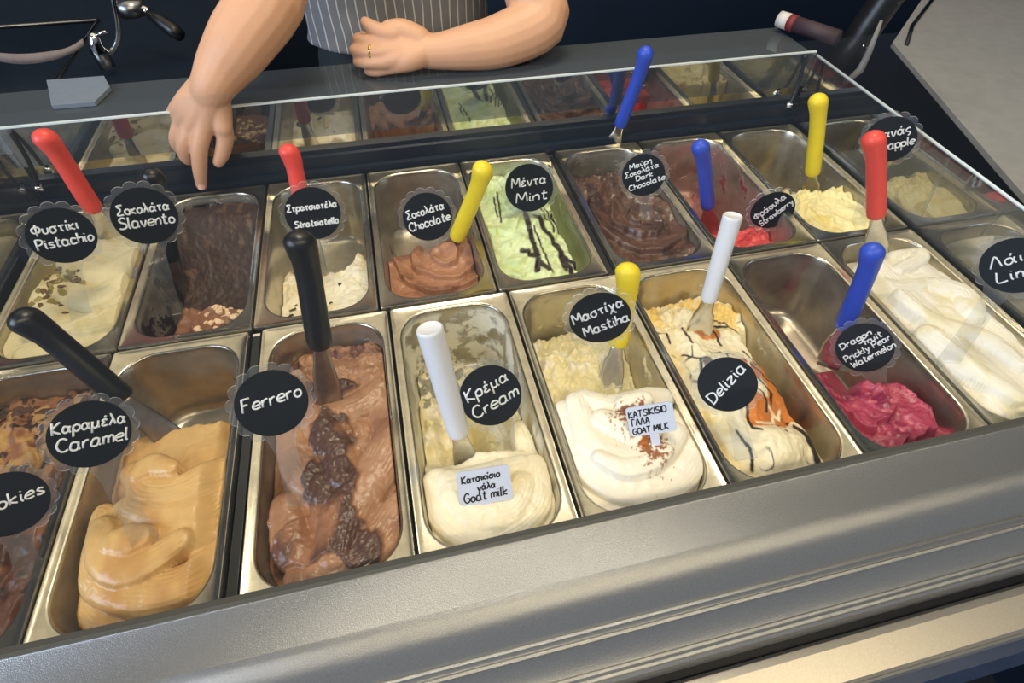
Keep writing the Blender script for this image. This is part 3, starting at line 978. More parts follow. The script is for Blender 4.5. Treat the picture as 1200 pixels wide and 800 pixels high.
# --- chocolate
def h(u, v):
    b = -0.040 + 0.010 * swirl(u, v, 0.3, -0.25, 2.6, 144, 2.2, 0, 0.4, 1.5) + 0.010 * fbm(u * 2.5, v * 6, 141) + 0.016 * gauss(u, v, 0.6, -0.2, 0.5, 0.2)
    edge = -0.05 + 0.10 * u + 0.10 * fbm(u * 3, v * 2, 142)
    b -= 0.070 * sst(v, edge - 0.02, edge + 0.20)
    return b - 0.022 * sst(-v, 0.82, 1.0)
def mk(u, v, z):
    return (sst(fbm(u * 3, v * 7, 146), -0.02, 0.2), sst(v, -0.08, 0.12), 0 * u)
G_add('choc', 'b', 3, 'chocolate_gelato', 'light brown chocolate gelato pushed to the front of a half-empty back pan', h,
      gelato_material('chocolate_gelato', lin(172, 124, 94), lin(138, 94, 70), lin(134, 100, 74), None, 0.34, 0.25, 130, 0.08), mk, v1=0.32)

# --- mint
MTH = [[(-0.05, -0.05), (-0.12, -0.4), (-0.12, -0.72)], [(-0.12, -0.72), (-0.4, -0.58)], [(-0.15, -0.76), (0.0, -0.9)], [(-0.14, -0.76), (-0.25, -0.88)], [(0.18, -0.1), (0.3, -0.45), (0.42, -0.70)], [(0.40, -0.68), (0.36, -0.92)], [(0.45, -0.72), (0.62, -0.90)], [(0.42, -0.80), (0.48, -0.95)]]
MTN = [[(0.02, -0.3), (0.05, -0.95)], [(-0.5, 0.45), (-0.55, 0.2), (-0.66, -0.1)], [(-0.62, 0.3), (-0.7, 0.0)], [(0.4, 0.05), (0.6, -0.3)], [(0.5, 0.05), (0.72, -0.3)], [(0.55, -0.1), (0.62, -0.42), (0.8, -0.5)], [(0.6, 0.0), (0.8, -0.2)], [(0.3, -0.05), (0.5, -0.3), (0.42, -0.4)]]
def h(u, v):
    b = -0.012 + 0.016 * gauss(u, v, -0.1, -0.1, 0.8, 0.9) + 0.014 * fbm(u * 3, v * 6, 151) + 0.006 * swirl(u, v, -0.8, 0.6, 3.0, 154, 1.6, 1, 0.7, 1.5)
    b += 0.012 * fbm(u * 6, v * 12, 152) * sst(v, 0.2, 0.6)
    b -= 0.07 * sst(u + 0.10 * fbm(u * 0, v * 4, 153), 0.62, 0.82) * (1 - 0.6 * sst(v, 0.6, 0.9))
    return b - 0.02 * sst(v, 0.72, 0.95)
def mk(u, v, z):
    a = 0 * u
    wob = 0.05 * fbm(u * 5, v * 10, 157)
    for i, p in enumerate(MTH):
        a = np.maximum(a, stroke_mask(u + wob, v, p, 0.065))
    for p in MTN:
        a = np.maximum(a, stroke_mask(u + wob, v, p, 0.022))
    return (sst(fbm(u * 3, v * 5, 158), -0.02, 0.2), gauss(u, v, -0.2, 0.0, 0.4, 0.3) * 0.5 * sst(fbm(u * 3, v * 6, 159), -0.1, 0.2), a)
G_add('mint', 'b', 4, 'mint_gelato', 'pale green mint gelato crossed by thick dark chocolate sauce', h,
      gelato_material('mint_gelato', lin(214, 226, 176), lin(196, 212, 150), lin(186, 218, 212), lin(42, 30, 26), 0.4, 0.3, 130, 0.05), mk, v1=0.97, nu=100, nv=200)

# --- dark chocolate
def h(u, v):
    b = -0.016 + 0.012 * swirl(u, v, 0.15, -0.25, 2.0, 164, 1.9, 1, 0.5, 1.6) + 0.012 * fbm(u * 2.4, v * 5, 161) + 0.008 * gauss(u, v, -0.1, 0.35, 0.8, 0.18)
    return b - 0.040 * sst(v + 0.1 * fbm(u * 3, v * 2, 163), 0.80, 1.0) - 0.012 * sst(v, 0.5, 0.62) + 0.004 * fbm(u * 6, v * 12, 169) * sst(v, 0.45, 0.6) - 0.01 * sst(-v, 0.8, 1)
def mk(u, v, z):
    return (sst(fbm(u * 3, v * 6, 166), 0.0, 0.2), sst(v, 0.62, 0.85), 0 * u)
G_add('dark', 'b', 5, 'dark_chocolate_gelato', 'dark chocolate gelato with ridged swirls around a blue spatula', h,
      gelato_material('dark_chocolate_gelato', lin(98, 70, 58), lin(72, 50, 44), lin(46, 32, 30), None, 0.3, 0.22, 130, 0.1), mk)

# --- strawberry
def h(u, v):
    b = -0.052 + 0.018 * fbm(u * 4, v * 9, 171) + 0.010 * gauss(u, v, 0.4, -0.8, 0.5, 0.2)
    edge = -0.38 + 0.10 * fbm(u * 3, v * 2, 172)
    return b - 0.06 * sst(v, edge - 0.04, edge + 0.08)
def mk(u, v, z):
    return (sst(fbm(u * 5, v * 11, 176), 0.0, 0.2), 0 * u, 0 * u)
G_add('straw', 'b', 6, 'strawberry_gelato', 'last scoop of coral red strawberry gelato at the front of its pan', h,
      gelato_material('strawberry_gelato', lin(222, 84, 84), lin(190, 52, 58), None, None, 0.38, 0.4, 150, 0.1), mk, v1=-0.1)

# --- pineapple
def h(u, v):
    b = -0.018 + 0.010 * fbm(u * 3, v * 6, 181) + 0.006 * swirl(u, v, 0.0, -0.9, 2.4, 184, 1.6, 0, 0.5, 1.6)
    edge = -0.12 + 0.10 * fbm(u * 5, v * 2, 182)
    b += 0.024 * fbm(u * 6, v * 12, 183) * sst(v, -0.5, -0.2)
    return b - 0.095 * sst(v, edge - 0.05, edge + 0.08)
def mk(u, v, z):
    return (sst(fbm(u * 3, v * 6, 186), 0.05, 0.3), 0 * u, 0 * u)
G_add('pine', 'b', 7, 'pineapple_gelato', 'clumpy pale yellow pineapple gelato in the front half of its pan', h,
      gelato_material('pineapple_gelato', lin(244, 232, 176), lin(234, 214, 136), None, None, 0.45, 0.35, 130, 0.03), mk, v1=0.12)


# --- nuts and shards lying in the gelato, one mesh each
def bit_mesh(name, m, seed, flat=0.5):
    rnd = random.Random(seed)
    bm = bmesh.new()
    bmesh.ops.create_icosphere(bm, subdivisions=2, radius=1)
    for v in bm.verts:
        n = mnoise.noise(v.co * 1.6 + Vector((seed, 0, 0)))
        v.co *= 1 + 0.45 * n
        v.co.z *= flat
    bmesh.ops.dissolve_limit(bm, angle_limit=0.25, verts=bm.verts, edges=bm.edges)
    bmesh.ops.triangulate(bm, faces=bm.faces)
    me = bpy.data.meshes.new(name)
    bm.to_mesh(me)
    bm.free()
    me.materials.append(m)
    return me


def scatter(key, name, meshes, n, place, size, seed, sink=0.3):
    o, surf, P = G[key]
    rnd = random.Random(seed)
    for i in range(n):
        u, v = place(rnd)
        x, y, z = surf(u, v)
        b = bpy.data.objects.new(name, meshes[i % len(meshes)])
        COL.objects.link(b)
        b.parent = o
        s = size * rnd.uniform(0.6, 1.35)
        b.location = (x, y, z + s * (0.35 - sink))
        b.rotation_euler = (rnd.uniform(-0.6, 0.6), rnd.uniform(-0.6, 0.6), rnd.uniform(0, 6.28))
        b.scale = (s * rnd.uniform(0.8, 1.5), s, s * rnd.uniform(0.7, 1.2))


NUT = [bit_mesh('hazelnut_bit', simple('chopped_hazelnut', lin(226, 196, 160), 0.6, 0, 0.2, 300), s) for s in (1, 2, 3)]
scatter('slav', 'nut_piece', NUT, 44, lambda r: (min(0.92, max(-0.35, r.gauss(0.42, 0.30))), min(-0.42, r.gauss(-0.52, 0.10))), 0.0042, 5)
scatter('slav', 'nut_piece', NUT, 5, lambda r: (r.uniform(-0.2, 0.35), r.uniform(-0.9, -0.72)), 0.0044, 6)
PIS = [bit_mesh('pistachio_bit', simple('chopped_pistachio_' + str(i), c, 0.7, 0, 0.2, 300), 10 + i) for i, c in enumerate((lin(128, 116, 62), lin(160, 142, 92), lin(98, 74, 48)))]
scatter('pist', 'nut_crumb', PIS, 70, lambda r: (r.gauss(-0.28, 0.17), min(0.2, r.gauss(-0.22, 0.19))), 0.0040, 7)
scatter('pist', 'nut_crumb', PIS, 20, lambda r: (r.gauss(0.25, 0.35), r.gauss(0.72, 0.07)), 0.0030, 8)
SHD = [bit_mesh('chocolate_shard', simple('dark_chocolate_shard', lin(44, 30, 26), 0.4), s, 0.25) for s in (21, 22)]
scatter('strat', 'chocolate_shard', SHD, 14, lambda r: (r.uniform(-0.85, 0.85), r.uniform(-0.95, -0.3)), 0.0042, 9)
CRU = [bit_mesh('cookie_crumb', simple('cookie_crumb_' + str(i), c, 0.8, 0, 0.2, 200), 30 + i) for i, c in enumerate((lin(84, 58, 48), lin(178, 140, 90)))]
scatter('cook', 'cookie_crumb', CRU, 26, lambda r: (r.uniform(-0.9, 0.9), r.uniform(0.62, 0.9)), 0.006, 10)

# ------------------------------------------------------------------ spatulas
RED = simple('red_rubber', lin(230, 76, 66), 0.42, 0, 0.08, 60)
YEL = simple('yellow_rubber', lin(236, 212, 44), 0.42, 0, 0.08, 60)
BLU = simple('blue_rubber', lin(44, 78, 196), 0.42, 0, 0.08, 60)
BLK = simple('black_rubber', lin(14, 16, 20), 0.34)
WHT = simple('white_plastic', lin(226, 230, 240), 0.4)
BLADE_C = simple('chocolate_smeared_steel', (0.36, 0.31, 0.27, 1), 0.3, 1.0, 0.5, 60)


def spatula(label, col, ins, z0, top, jun, L, round_top=True, blade_m=None, r=0.0142, near=True, depth=0.03):
    P0 = on_z(ins[0], ins[1], z0)
    d = ray(*top)
    w = CAM - P0
    a, b, c = d @ d, 2 * d @ w, w @ w - L * L
    D = b * b - 4 * a * c
    t = -b / 2 / a if D < 0 else (-b + (-1 if near else 1) * math.sqrt(D)) / 2 / a
    T = CAM + d * t
    ax = unit(T - P0)
    Lr = np.linalg.norm(T - P0)
    # handle bottom: point of the axis closest to the ray through jun
    e = unit(ray(*jun))
    wv = P0 - CAM
    bb = ax @ e
    s = (bb * (e @ wv) - ax @ wv) / (1 - bb * bb)
    s = min(max(s, Lr - 0.15), Lr - 0.085)
    toc = unit(CAM - P0)
    Zx = unit(toc - ax * (toc @ ax))           # blade face looks at the viewer
    Xx = np.cross(ax, Zx)
    o = empty('gelato_spatula')
    basis_to(o, P0, Xx, ax, Zx)
    tag(o, label, 'spatula', 'spatulas in the gelato')
    hl = Lr - s
    # handle: lathe along local y
    if round_top:
        prof = [(0.0001, 0), (0.010, 0.0), (0.0124, 0.003), (0.0132, 0.012), (0.0128, hl * 0.35), (0.0124, hl * 0.62), (0.0128, hl - 0.030), (0.0142, hl - 0.018), (0.0150, hl - 0.009)]
        for k in range(1, 8):
            q = k / 7 * math.pi / 2
            prof.append((0.0150 * math.cos(q) + 0.0001, hl - 0.009 + 0.0145 * math.sin(q)))
        bend = 0.0035
    else:
        prof = [(0.0001, 0), (0.0108, 0.0), (0.0122, 0.0015), (0.0126, 0.006), (0.0138, hl - 0.004), (0.0136, hl - 0.0012), (0.0124, hl), (0.0116, hl - 0.0006), (0.0001, hl - 0.0004)]
        bend = 0
    V, Fc = [], []
    N = 20
    for rr, y in prof:
        off = bend * sst(np.array(y), hl * 0.7, hl) * 1.0
        for k in range(N):
            q = 2 * math.pi * k / N
            V.append((rr / 0.0142 * r * math.cos(q) - off, s + y, rr / 0.0142 * r * math.sin(q) * 0.92 + off))
    for i in range(len(prof) - 1):
        for k in range(N):
            Fc.append((i * N + k, i * N + (k + 1) % N, (i + 1) * N + (k + 1) % N, (i + 1) * N + k))
    hd = mesh('handle', V, Fc, o, col)
    e2 = hd.modifiers.new('split', 'EDGE_SPLIT')
    e2.split_angle = math.radians(50)
    # blade: narrow shaft widening to a flat paddle
    V, Fc = [], []
    st = [(s + 0.008, 0.0075, 0.0040), (s - 0.004, 0.0085, 0.0038), (s - 0.016, 0.0100, 0.0026), (s * 0.62, 0.0130, 0.0016), (s * 0.3, 0.0160, 0.0013), (-depth * 0.6, 0.0170, 0.0011), (-depth, 0.0150, 0.0009)]
    n = 12
    for y, wd, th in st:
        for k in range(n):
            q = 2 * math.pi * k / n
            cx_, cz_ = math.cos(q), math.sin(q)
            V.append((wd * math.copysign(abs(cx_) ** 0.6, cx_), y, th * math.copysign(abs(cz_) ** 0.6, cz_)))
    for i in range(len(st) - 1):
        for k in range(n):
            Fc.append((i * n + k, i * n + (k + 1) % n, (i + 1) * n + (k + 1) % n, (i + 1) * n + k))
    Fc.append(tuple(range(n))[::-1])
    Fc.append(tuple((len(st) - 1) * n + k for k in range(n)))
    mesh('blade', V, Fc, o, blade_m or BLADE)
    return o


spatula('red-handled spatula leaning in the pistachio gelato', RED, (135, 285), -0.02, (52, 154), (110, 247), 0.195)
spatula('black-handled spatula half hidden behind the Slavento tag', BLK, (208, 345), -0.08, (181, 200), (205, 305), 0.20, blade_m=BLADE_C)
spatula('red-handled spatula behind the Stratsiatella tag', RED, (372, 320), -0.09, (340, 172), (356, 228), 0.21)
spatula('yellow-handled spatula leaning right in the light brown chocolate pan', YEL, (525, 303), -0.06, (571, 194), (535, 290), 0.20, blade_m=BLADE_C)
spatula('blue-handled spatula rising from the dark chocolate, tallest at the back', BLU, (713, 182), -0.03, (761, 58), (727, 148), 0.215, r=0.0128)
spatula('blue-handled spatula in the nearly empty strawberry pan', BLU, (832, 270), -0.08, (823, 166), (829, 254), 0.215, r=0.0130)
spatula('yellow-handled spatula standing in the pale pineapple gelato', YEL, (949, 232), -0.05, (962, 112), (954, 204), 0.20)
spatula('red-handled spatula standing upright at the back of the white lime gelato', RED, (1027, 300), -0.01, (1027, 156), (1026, 254), 0.21)
spatula('blue-handled spatula behind the Dragon fruit tag', BLU, (975, 415), -0.08, (1029, 289), (992, 385), 0.20, r=0.0136)
spatula('white-handled spatula standing in the orange-sauced cream gelato', WHT, (818, 393), -0.02, (859, 252), (832, 352), 0.18, round_top=False, r=0.0118)
spatula('yellow-handled spatula behind the Mastiha tag', YEL, (715, 450), -0.06, (740, 312), (722, 405), 0.165, r=0.0156)
spatula('white flat-ended spatula in the cream gelato', WHT, (552, 560), -0.07, (503, 384), (536, 515), 0.23, round_top=False, r=0.0138)
spatula('black-handled spatula upright in the hazelnut chocolate gelato', BLK, (388, 485), -0.02, (354, 274), (367, 408), 0.23, r=0.0152, blade_m=BLADE_C)
spatula('black-handled spatula lying across the back of the caramel pan', BLK, (225, 535), -0.06, (26, 366), (150, 464), 0.23, r=0.0150, blade_m=BLADE_C)

# ------------------------------------------------------------------ handwriting
GL = {
    'a': '4,4 3,5 1,5 0,3 0,1 1,0 3,0 4,2;4,5 4,1 5,0', 'b': '0,9 0,0 2,0 4,1 4,4 2,5 0,4', 'c': '4,4 3,5 1,5 0,3 0,1 1,0 3,0 4,1', 'd': '4,4 2,5 0,4 0,1 1,0 3,0 4,1;4,9 4,0 5,0',
    'e': '0,2.5 4,3 3.5,5 1.5,5 0,3 0,1 1.5,0 4,0.6', 'f': '3.6,8 2.6,9 1.6,8 1.5,4 1.5,0;0,5 3.4,5', 'g': '4,4 2,5 0,4 0,1 2,0 4,1;4,5 4,-2 3,-4 1,-4 0,-3', 'h': '0,9 0,0;0,3.5 2,5 3.6,4 3.6,0',
    'i': '0.4,5 0.4,1 1.2,0;0.4,7 0.5,7.4', 'k': '0,9 0,0;3.6,5 0,2.4 3.8,0', 'l': '0.4,9 0.3,1 1.2,0', 'm': '0,5 0,0;0,3.5 1.5,5 2.6,4 2.6,0;2.6,3.5 4.2,5 5.4,4 5.4,0', 'n': '0,5 0,0;0,3.5 2,5 3.6,4 3.6,0',
    'o': '2,5 0.4,4 0,2 1,0 3,0 4,2 3.6,4 2,5', 'p': '0,5 0,-4;0,4 2,5 4,4 4,1 2,0 0,1', 'r': '0,5 0,0;0,3 1.4,4.8 3,5', 's': '3.6,4.4 2,5 0.5,4.2 1,3 3,2 3.6,0.8 2,0 0,0.6', 't': '1.6,8.4 1.5,1 2.4,0 3.6,0.4;0,5.6 3.6,5.8',
    'u': '0,5 0,1 1.4,0 3,0.6 3.8,2;3.8,5 3.8,1 4.6,0', 'v': '0,5 1.8,0 3.8,5', 'w': '0,5 1.3,0 2.8,4 4.2,0 5.6,5', 'x': '0,5 4,0;4,5 0,0', 'y': '0,5 1.8,0.6;4,5 1.6,-2.5 0,-4', 'z': '0,5 4,5 0,0 4.2,0',
    'A': '0,0 2.4,9 5,0;1,3.4 4.2,3.4', 'C': '5,7.6 3.6,9 1.4,8.4 0,5.5 0,3 1.4,0.6 3.4,0 5.4,1.2', 'D': '0.6,8.6 0.6,0.2;0,8.8 3,8.6 5.4,6.4 5.6,3.4 4,0.8 0.2,0', 'F': '0.6,9 0.4,0;0.2,9 5,9.2;0.4,4.8 3.8,5', 'G': '5,7.6 3.6,9 1.4,8.4 0,5.5 0,3 1.4,0.4 3.6,0 5.2,1.6 5.2,4 3,4',
    'I': '0.4,9 0.4,0', 'K': '0.2,9 0.2,0;4.8,9 0.2,4 5,0', 'L': '0.6,9 0.4,0 4.6,0.3', 'M': '0,0 0.8,9 3.4,3 6,9 6.8,0', 'O': '2.8,9 0.6,7.6 0,4.5 0.8,1 2.8,0 5,1.2 5.6,4.5 4.8,8 2.8,9', 'P': '0.4,9 0.4,0;0.2,8.8 3,9 5,7.4 4.6,5 2.6,4 0.4,4',
    'S': '5,8 3.4,9 1.2,8.4 0.6,6.6 2,5 4.2,4 5,2 3.6,0.2 1.4,0 0,1', 'T': '2.6,8.8 2.4,0;0,8.8 5.4,9', 'W': '0,9 1.6,0 3.4,6 5.2,0 7,9',
    '\u03a3': '5,9 0.4,8.8 3,4.8 0.2,0.2 5.2,0', '\u03a6': '3,9 3,-1;3,7 0.8,6.4 0,4.4 1,2.4 3,2 5,2.6 6,4.4 5,6.6 3,7', '\u039c': '0,0 0.8,9 3.4,3 6,9 6.8,0', '\u039b': '0,0 2.6,9 5,0', '\u039a': '0.2,9 0.2,0;4.8,9 0.2,4 5,0', '\u0391': '0,0 2.4,9 5,0;1,3.4 4.2,3.4', '\u0393': '0.3,0 0.3,9 4,9',
    '\u03b1': '4.4,5 3.4,1.4 2,0 0.6,0.4 0,2.4 0.8,4.6 2.2,5 3.4,3.6 4,1 4.9,0', '\u03b5': '3.4,4.4 2,5 0.5,4.2 1.6,2.8 0.2,1.4 1,0.1 3.6,0.6', '\u03b9': '0.4,5 0.4,1 1.3,0.1', '\u03ba': '0,5 0,0;3.2,5 0,2.4 3.4,0', '\u03bb': '0.2,8.6 1.2,8 4,0;2.2,4.6 0,0',
    '\u03bc': '0.4,5 0,-3.6;0.4,1 1.6,0 3,0.6 3.8,2;3.9,5 3.8,1 4.7,0', '\u03bd': '0,5 1.8,0 3.8,5', '\u03bf': '2,5 0.4,4 0,2 1,0 3,0 4,2 3.6,4 2,5', '\u03c1': '0,-4 0.2,3 1,4.6 2.6,5 4,3.8 3.8,1 2,0 0.3,1', '\u03c3': '4.8,5 1.8,5 0.2,3.6 0,1.6 1.2,0 3,0.2 4,2 3.4,4 2.4,5', '\u03c2': '3.8,4.4 2,5 0.2,3.2 0.6,1.4 3,0.6 3.2,-1 1.8,-2.4',
    '\u03c4': '0,4.6 3.8,5;1.9,4.8 1.8,1 2.9,0', '\u03c5': '0,5 0.4,1 2,0 3.6,1.6 3.9,5', '\u03c6': '2.6,7 2.6,-3', '\u03c7': '0,5 1.2,4.4 3,-2.4 4.2,-3;4.2,5 0,-3', '\u03b7': '0,5 0,0;0,3.5 2,5 3.6,4 3.6,-3.5', '\u03b3': '0,5 1.8,-0.4;4,5 1.6,-2.5 1.2,-4 2.2,-3.4',
}
ACC = {'\u03ac': '\u03b1', '\u03ad': '\u03b5', '\u03af': '\u03b9', '\u03cd': '\u03c5'}
TIL = '0,6.4'


def line_strokes(txt):
    """one handwritten line as polylines in glyph units, and its width"""
    x, out = 0.0, []
    for ch in txt:
        if ch == ' ':
            x += 3.2
            continue
        acc = ch in ACC
        g = GL[ACC.get(ch, ch)]
        w = 0
        for st in g.split(';'):
            P = [tuple(float(q) for q in p.split(',')) for p in st.split()]
            w = max(w, max(p[0] for p in P))
            out.append([(x + p[0] + 0.10 * p[1], p[1]) for p in P])
        if acc:
            out.append([(x + w * 0.5 + 0.7, 6.6), (x + w * 0.5 + 1.5, 8.4)])
        x += w + 1.35
    return out, x - 1.35


def writing(lines, parent, m, z, rad, rot=8.0, name='writing', hmax=0.0135):
    """lines: (text, x centre, y baseline, width) in metres on the plate"""
    V, Fc = [], []
    ca, sa = math.cos(math.radians(rot)), math.sin(math.radians(rot))
    rnd = random.Random(len(lines[0][0]) * 7 + 3)
    for txt, xc, yb, wd in lines:
        st, w = line_strokes(txt)
        k = wd / w
        ky = min(k, hmax / 9.0)
        for P in st:
            Q = catmull([(p[0] * k - wd / 2 + xc + rnd.uniform(-1, 1) * 0.15 * k, p[1] * ky + yb + rnd.uniform(-1, 1) * 0.25 * ky, 0) for p in P], 5)
            Q = [(q[0] * ca - q[1] * sa, q[0] * sa + q[1] * ca, 0) for q in Q]
            if len(Q) < 2:
                continue
            v, f = tube_geo(Q, [rad] * len(Q), 6, True, base=0)
            b = len(V)
            V += [(p[0], p[1], z + p[2] * 0.35) for p in v]
            Fc += [tuple(i + b for i in q) for q in f]
    return mesh(name, V, Fc, parent, m)


# ------------------------------------------------------------------ flavour tags
TAG_D = 0.070


def lean_point(P0, ctr, f=0.30):
    """where a plate standing at P0 and leaning back towards the viewer has its middle"""
    e = ray(*ctr)
    tc_ = ((P0 - CAM) @ e) / (e @ e)
    dist = np.linalg.norm(CAM + e * tc_ - P0)
    return CAM + e * (tc_ - f * dist / np.linalg.norm(e))



def flavour_tag(label, ctr, w_px, base, zb, lines, rot=8.0, lobes=14, twist=0.0, lean=0.30):
    P0 = on_z(base[0], base[1], zb)
    Cc = lean_point(P0, ctr, lean)
    t = -((Cc - CAM) @ RC)[2]
    k_ = w_px * t / F_PX / TAG_D              # the stickers differ a little in size
    Y = unit(Cc - P0)
    Ls = max((np.linalg.norm(Cc - P0) + 0.010) / k_, 0.062)
    toc = unit(CAM - Cc)
    Z = unit(toc - Y * (toc @ Y))
    X = np.cross(Y, Z)
    if twist:
        ct, s_ = math.cos(math.radians(twist)), math.sin(math.radians(twist))
        X, Z = X * ct - Z * s_, Z * ct + X * s_
    o = empty('flavour_tag')
    basis_to(o, Cc, X * k_, Y * k_, Z * k_)
    tag(o, label, 'sign', 'flavour tags')
    # plate outline: scalloped head running into a waisted foot
    pts = []
    N = lobes * 8
    a0, a1 = math.radians(-90 + 24), math.radians(270 - 24)
    for i in range(N + 1):
        a = a0 + (a1 - a0) * i / N
        r = 0.0385 + 0.0042 * abs(math.sin((a - a0) / (a1 - a0) * math.pi * lobes)) ** 0.7
        pts.append((r * math.cos(a), r * math.sin(a)))
    left = [(-0.0125, -0.043), (-0.0108, -0.052), (-0.0112, -min(Ls * 0.75, Ls - 0.004)), (-0.0135, -Ls)]
    pts += left + [(-x, y) for x, y in left[::-1]]
    n = len(pts)
    th = 0.0011
    V = [(x, y, th) for x, y in pts] + [(x, y, -th) for x, y in pts]
    me_f = [tuple(range(n)), tuple(range(n, 2 * n))[::-1]]
    pl = mesh('plate', V, me_f + [(k, n + k, n + (k + 1) % n, (k + 1) % n) for k in range(n)], o, ACRYL, False, recalc=True)
    pl.data.materials.append(ACRYL_EDGE)
    for p in pl.data.polygons:
        if len(p.vertices) == 4:
            p.material_index = 1
    # round blackboard sticker
    R = TAG_D / 2
    ring = [(R * math.cos(2 * math.pi * k / 56), R * math.sin(2 * math.pi * k / 56)) for k in range(56)]
    V = [(x, y, th + 0.0006) for x, y in ring] + [(x, y, th + 0.0001) for x, y in ring]
    mesh('sticker', V, [tuple(range(56)), tuple(range(56, 112))[::-1]] + [(k, 56 + k, 56 + (k + 1) % 56, (k + 1) % 56) for k in range(56)], o, STICKER, False)
    if lines:
        writing(lines, o, CHALK, th + 0.0008, 0.00105 if len(lines) < 3 else 0.00085, rot, hmax=0.0135 if len(lines) < 3 else 0.0085)
    return o


U = lambda s: s
flavour_tag('round dark tag reading Pistachio on the scalloped plate nearest the left glass', (73, 276), 66, (97, 375), 0.0, [('\u03a6\u03c5\u03c3\u03c4\u03af\u03ba\u03b9', -0.004, 0.006, 0.046), ('Pistachio', 0, -0.012, 0.058)], 9)
flavour_tag('round dark tag reading Slavento on a clear scalloped plate', (170, 253), 67, (200, 362), -0.06, [('\u03a3\u03bf\u03ba\u03bf\u03bb\u03ac\u03c4\u03b1', 0, 0.005, 0.054), ('Slavento', 0, -0.012, 0.058)], 2)
flavour_tag('round dark tag reading Stratsiatella, partly behind a black spatula handle', (367, 250), 62, (380, 342), -0.075, [('\u03a3\u03c4\u03c1\u03b1\u03c4\u03c3\u03b9\u03b1\u03c4\u03ad\u03bb\u03b1', 0, 0.006, 0.062), ('Stratsiatella', 0.002, -0.016, 0.056)], 4)
flavour_tag('round dark tag reading Chocolate over the light brown chocolate pan', (501, 254), 57, (506, 310), -0.055, [('\u03a3\u03bf\u03ba\u03bf\u03bb\u03ac\u03c4\u03b1', -0.001, 0.005, 0.055), ('Chocolate', 0, -0.013, 0.060)], 14)
flavour_tag('round dark tag reading Mint above the pale green gelato', (620, 220), 56, (622, 268), -0.01, [('\u039c\u03ad\u03bd\u03c4\u03b1', 0, 0.004, 0.050), ('Mint', 0.001, -0.019, 0.046)], 6)
flavour_tag('round dark tag reading Dark Chocolate above the dark chocolate gelato', (754, 205), 49, (758, 258), -0.02, [('\u039c\u03b1\u03cd\u03c1\u03b7', 0, 0.016, 0.036), ('\u03a3\u03bf\u03ba\u03bf\u03bb\u03ac\u03c4\u03b1', -0.001, 0.005, 0.056), ('Dark', 0, -0.006, 0.028), ('Chocolate', 0.001, -0.018, 0.060)], 12)
flavour_tag('round dark tag reading Strawberry over the red gelato', (905, 246), 49, (918, 274), -0.045, [('\u03a6\u03c1\u03ac\u03bf\u03c5\u03bb\u03b1', 0, 0.004, 0.056), ('Strawberry', 0, -0.013, 0.060)], 16, lean=0.8)
flavour_tag('round dark tag reading Pineapple, half hidden by a red spatula handle', (1043, 163), 52, (1003, 268), -0.025, [('\u0391\u03bd\u03b1\u03bd\u03ac\u03c2', 0, 0.004, 0.054), ('Pineapple', 0, -0.015, 0.060)], 24)
flavour_tag('round dark tag reading Lime at the right edge of the picture', (1190, 311), 66, (1110, 425), 0.0, [('\u039b\u03ac\u03b9\u03bc', 0, 0.004, 0.046), ('Lime', 0, -0.016, 0.046)], 44)
flavour_tag('large round dark tag reading Caramel on a clear scalloped plate', (106, 508), 80, (168, 630), 0.015, [('\u039a\u03b1\u03c1\u03b1\u03bc\u03ad\u03bb\u03b1', 0, 0.006, 0.060), ('Caramel', 0.001, -0.013, 0.058)], -14)
flavour_tag('round dark tag with one handwritten word over the hazelnut chocolate gelato', (319, 472), 80, (352, 590), -0.005, [('Ferrero', 0, -0.001, 0.058)], 2)
flavour_tag('round black tag reading Cream beside the white flat-ended spatula', (575, 463), 73, (600, 532), -0.05, [('\u039a\u03c1\u03ad\u03bc\u03b1', 0, 0.006, 0.052), ('Cream', 0, -0.015, 0.056)], 10)
flavour_tag('round dark tag reading Mastiha in front of a yellow spatula', (703, 372), 72, (716, 448), -0.05, [('\u039c\u03b1\u03c3\u03c4\u03af\u03c7\u03b1', 0, 0.005, 0.060), ('Mastiha', 0.002, -0.017, 0.054)], 14, lean=0.75)
flavour_tag('round black tag reading Delizia on the orange-sauced gelato', (852, 450), 66, (872, 528), 0.012, [('Delizia', -0.001, -0.004, 0.060)], 38)
flavour_tag('round dark tag reading Dragon fruit, Prickly Pear, Watermelon', (1013, 407), 59, (1036, 464), -0.05, [('Dragon', -0.004, 0.012, 0.042), ('fruit', 0.014, 0.003, 0.024), ('Prickly Pear', 0.001, -0.006, 0.062), ('Watermelon', 0.002, -0.018, 0.058)], 14)
flavour_tag('round dark tag with a cropped word at the far left edge of the picture', (10, 590), 76, (34, 672), -0.005, [('Cookies', 0.0, -0.002, 0.060)], 4)


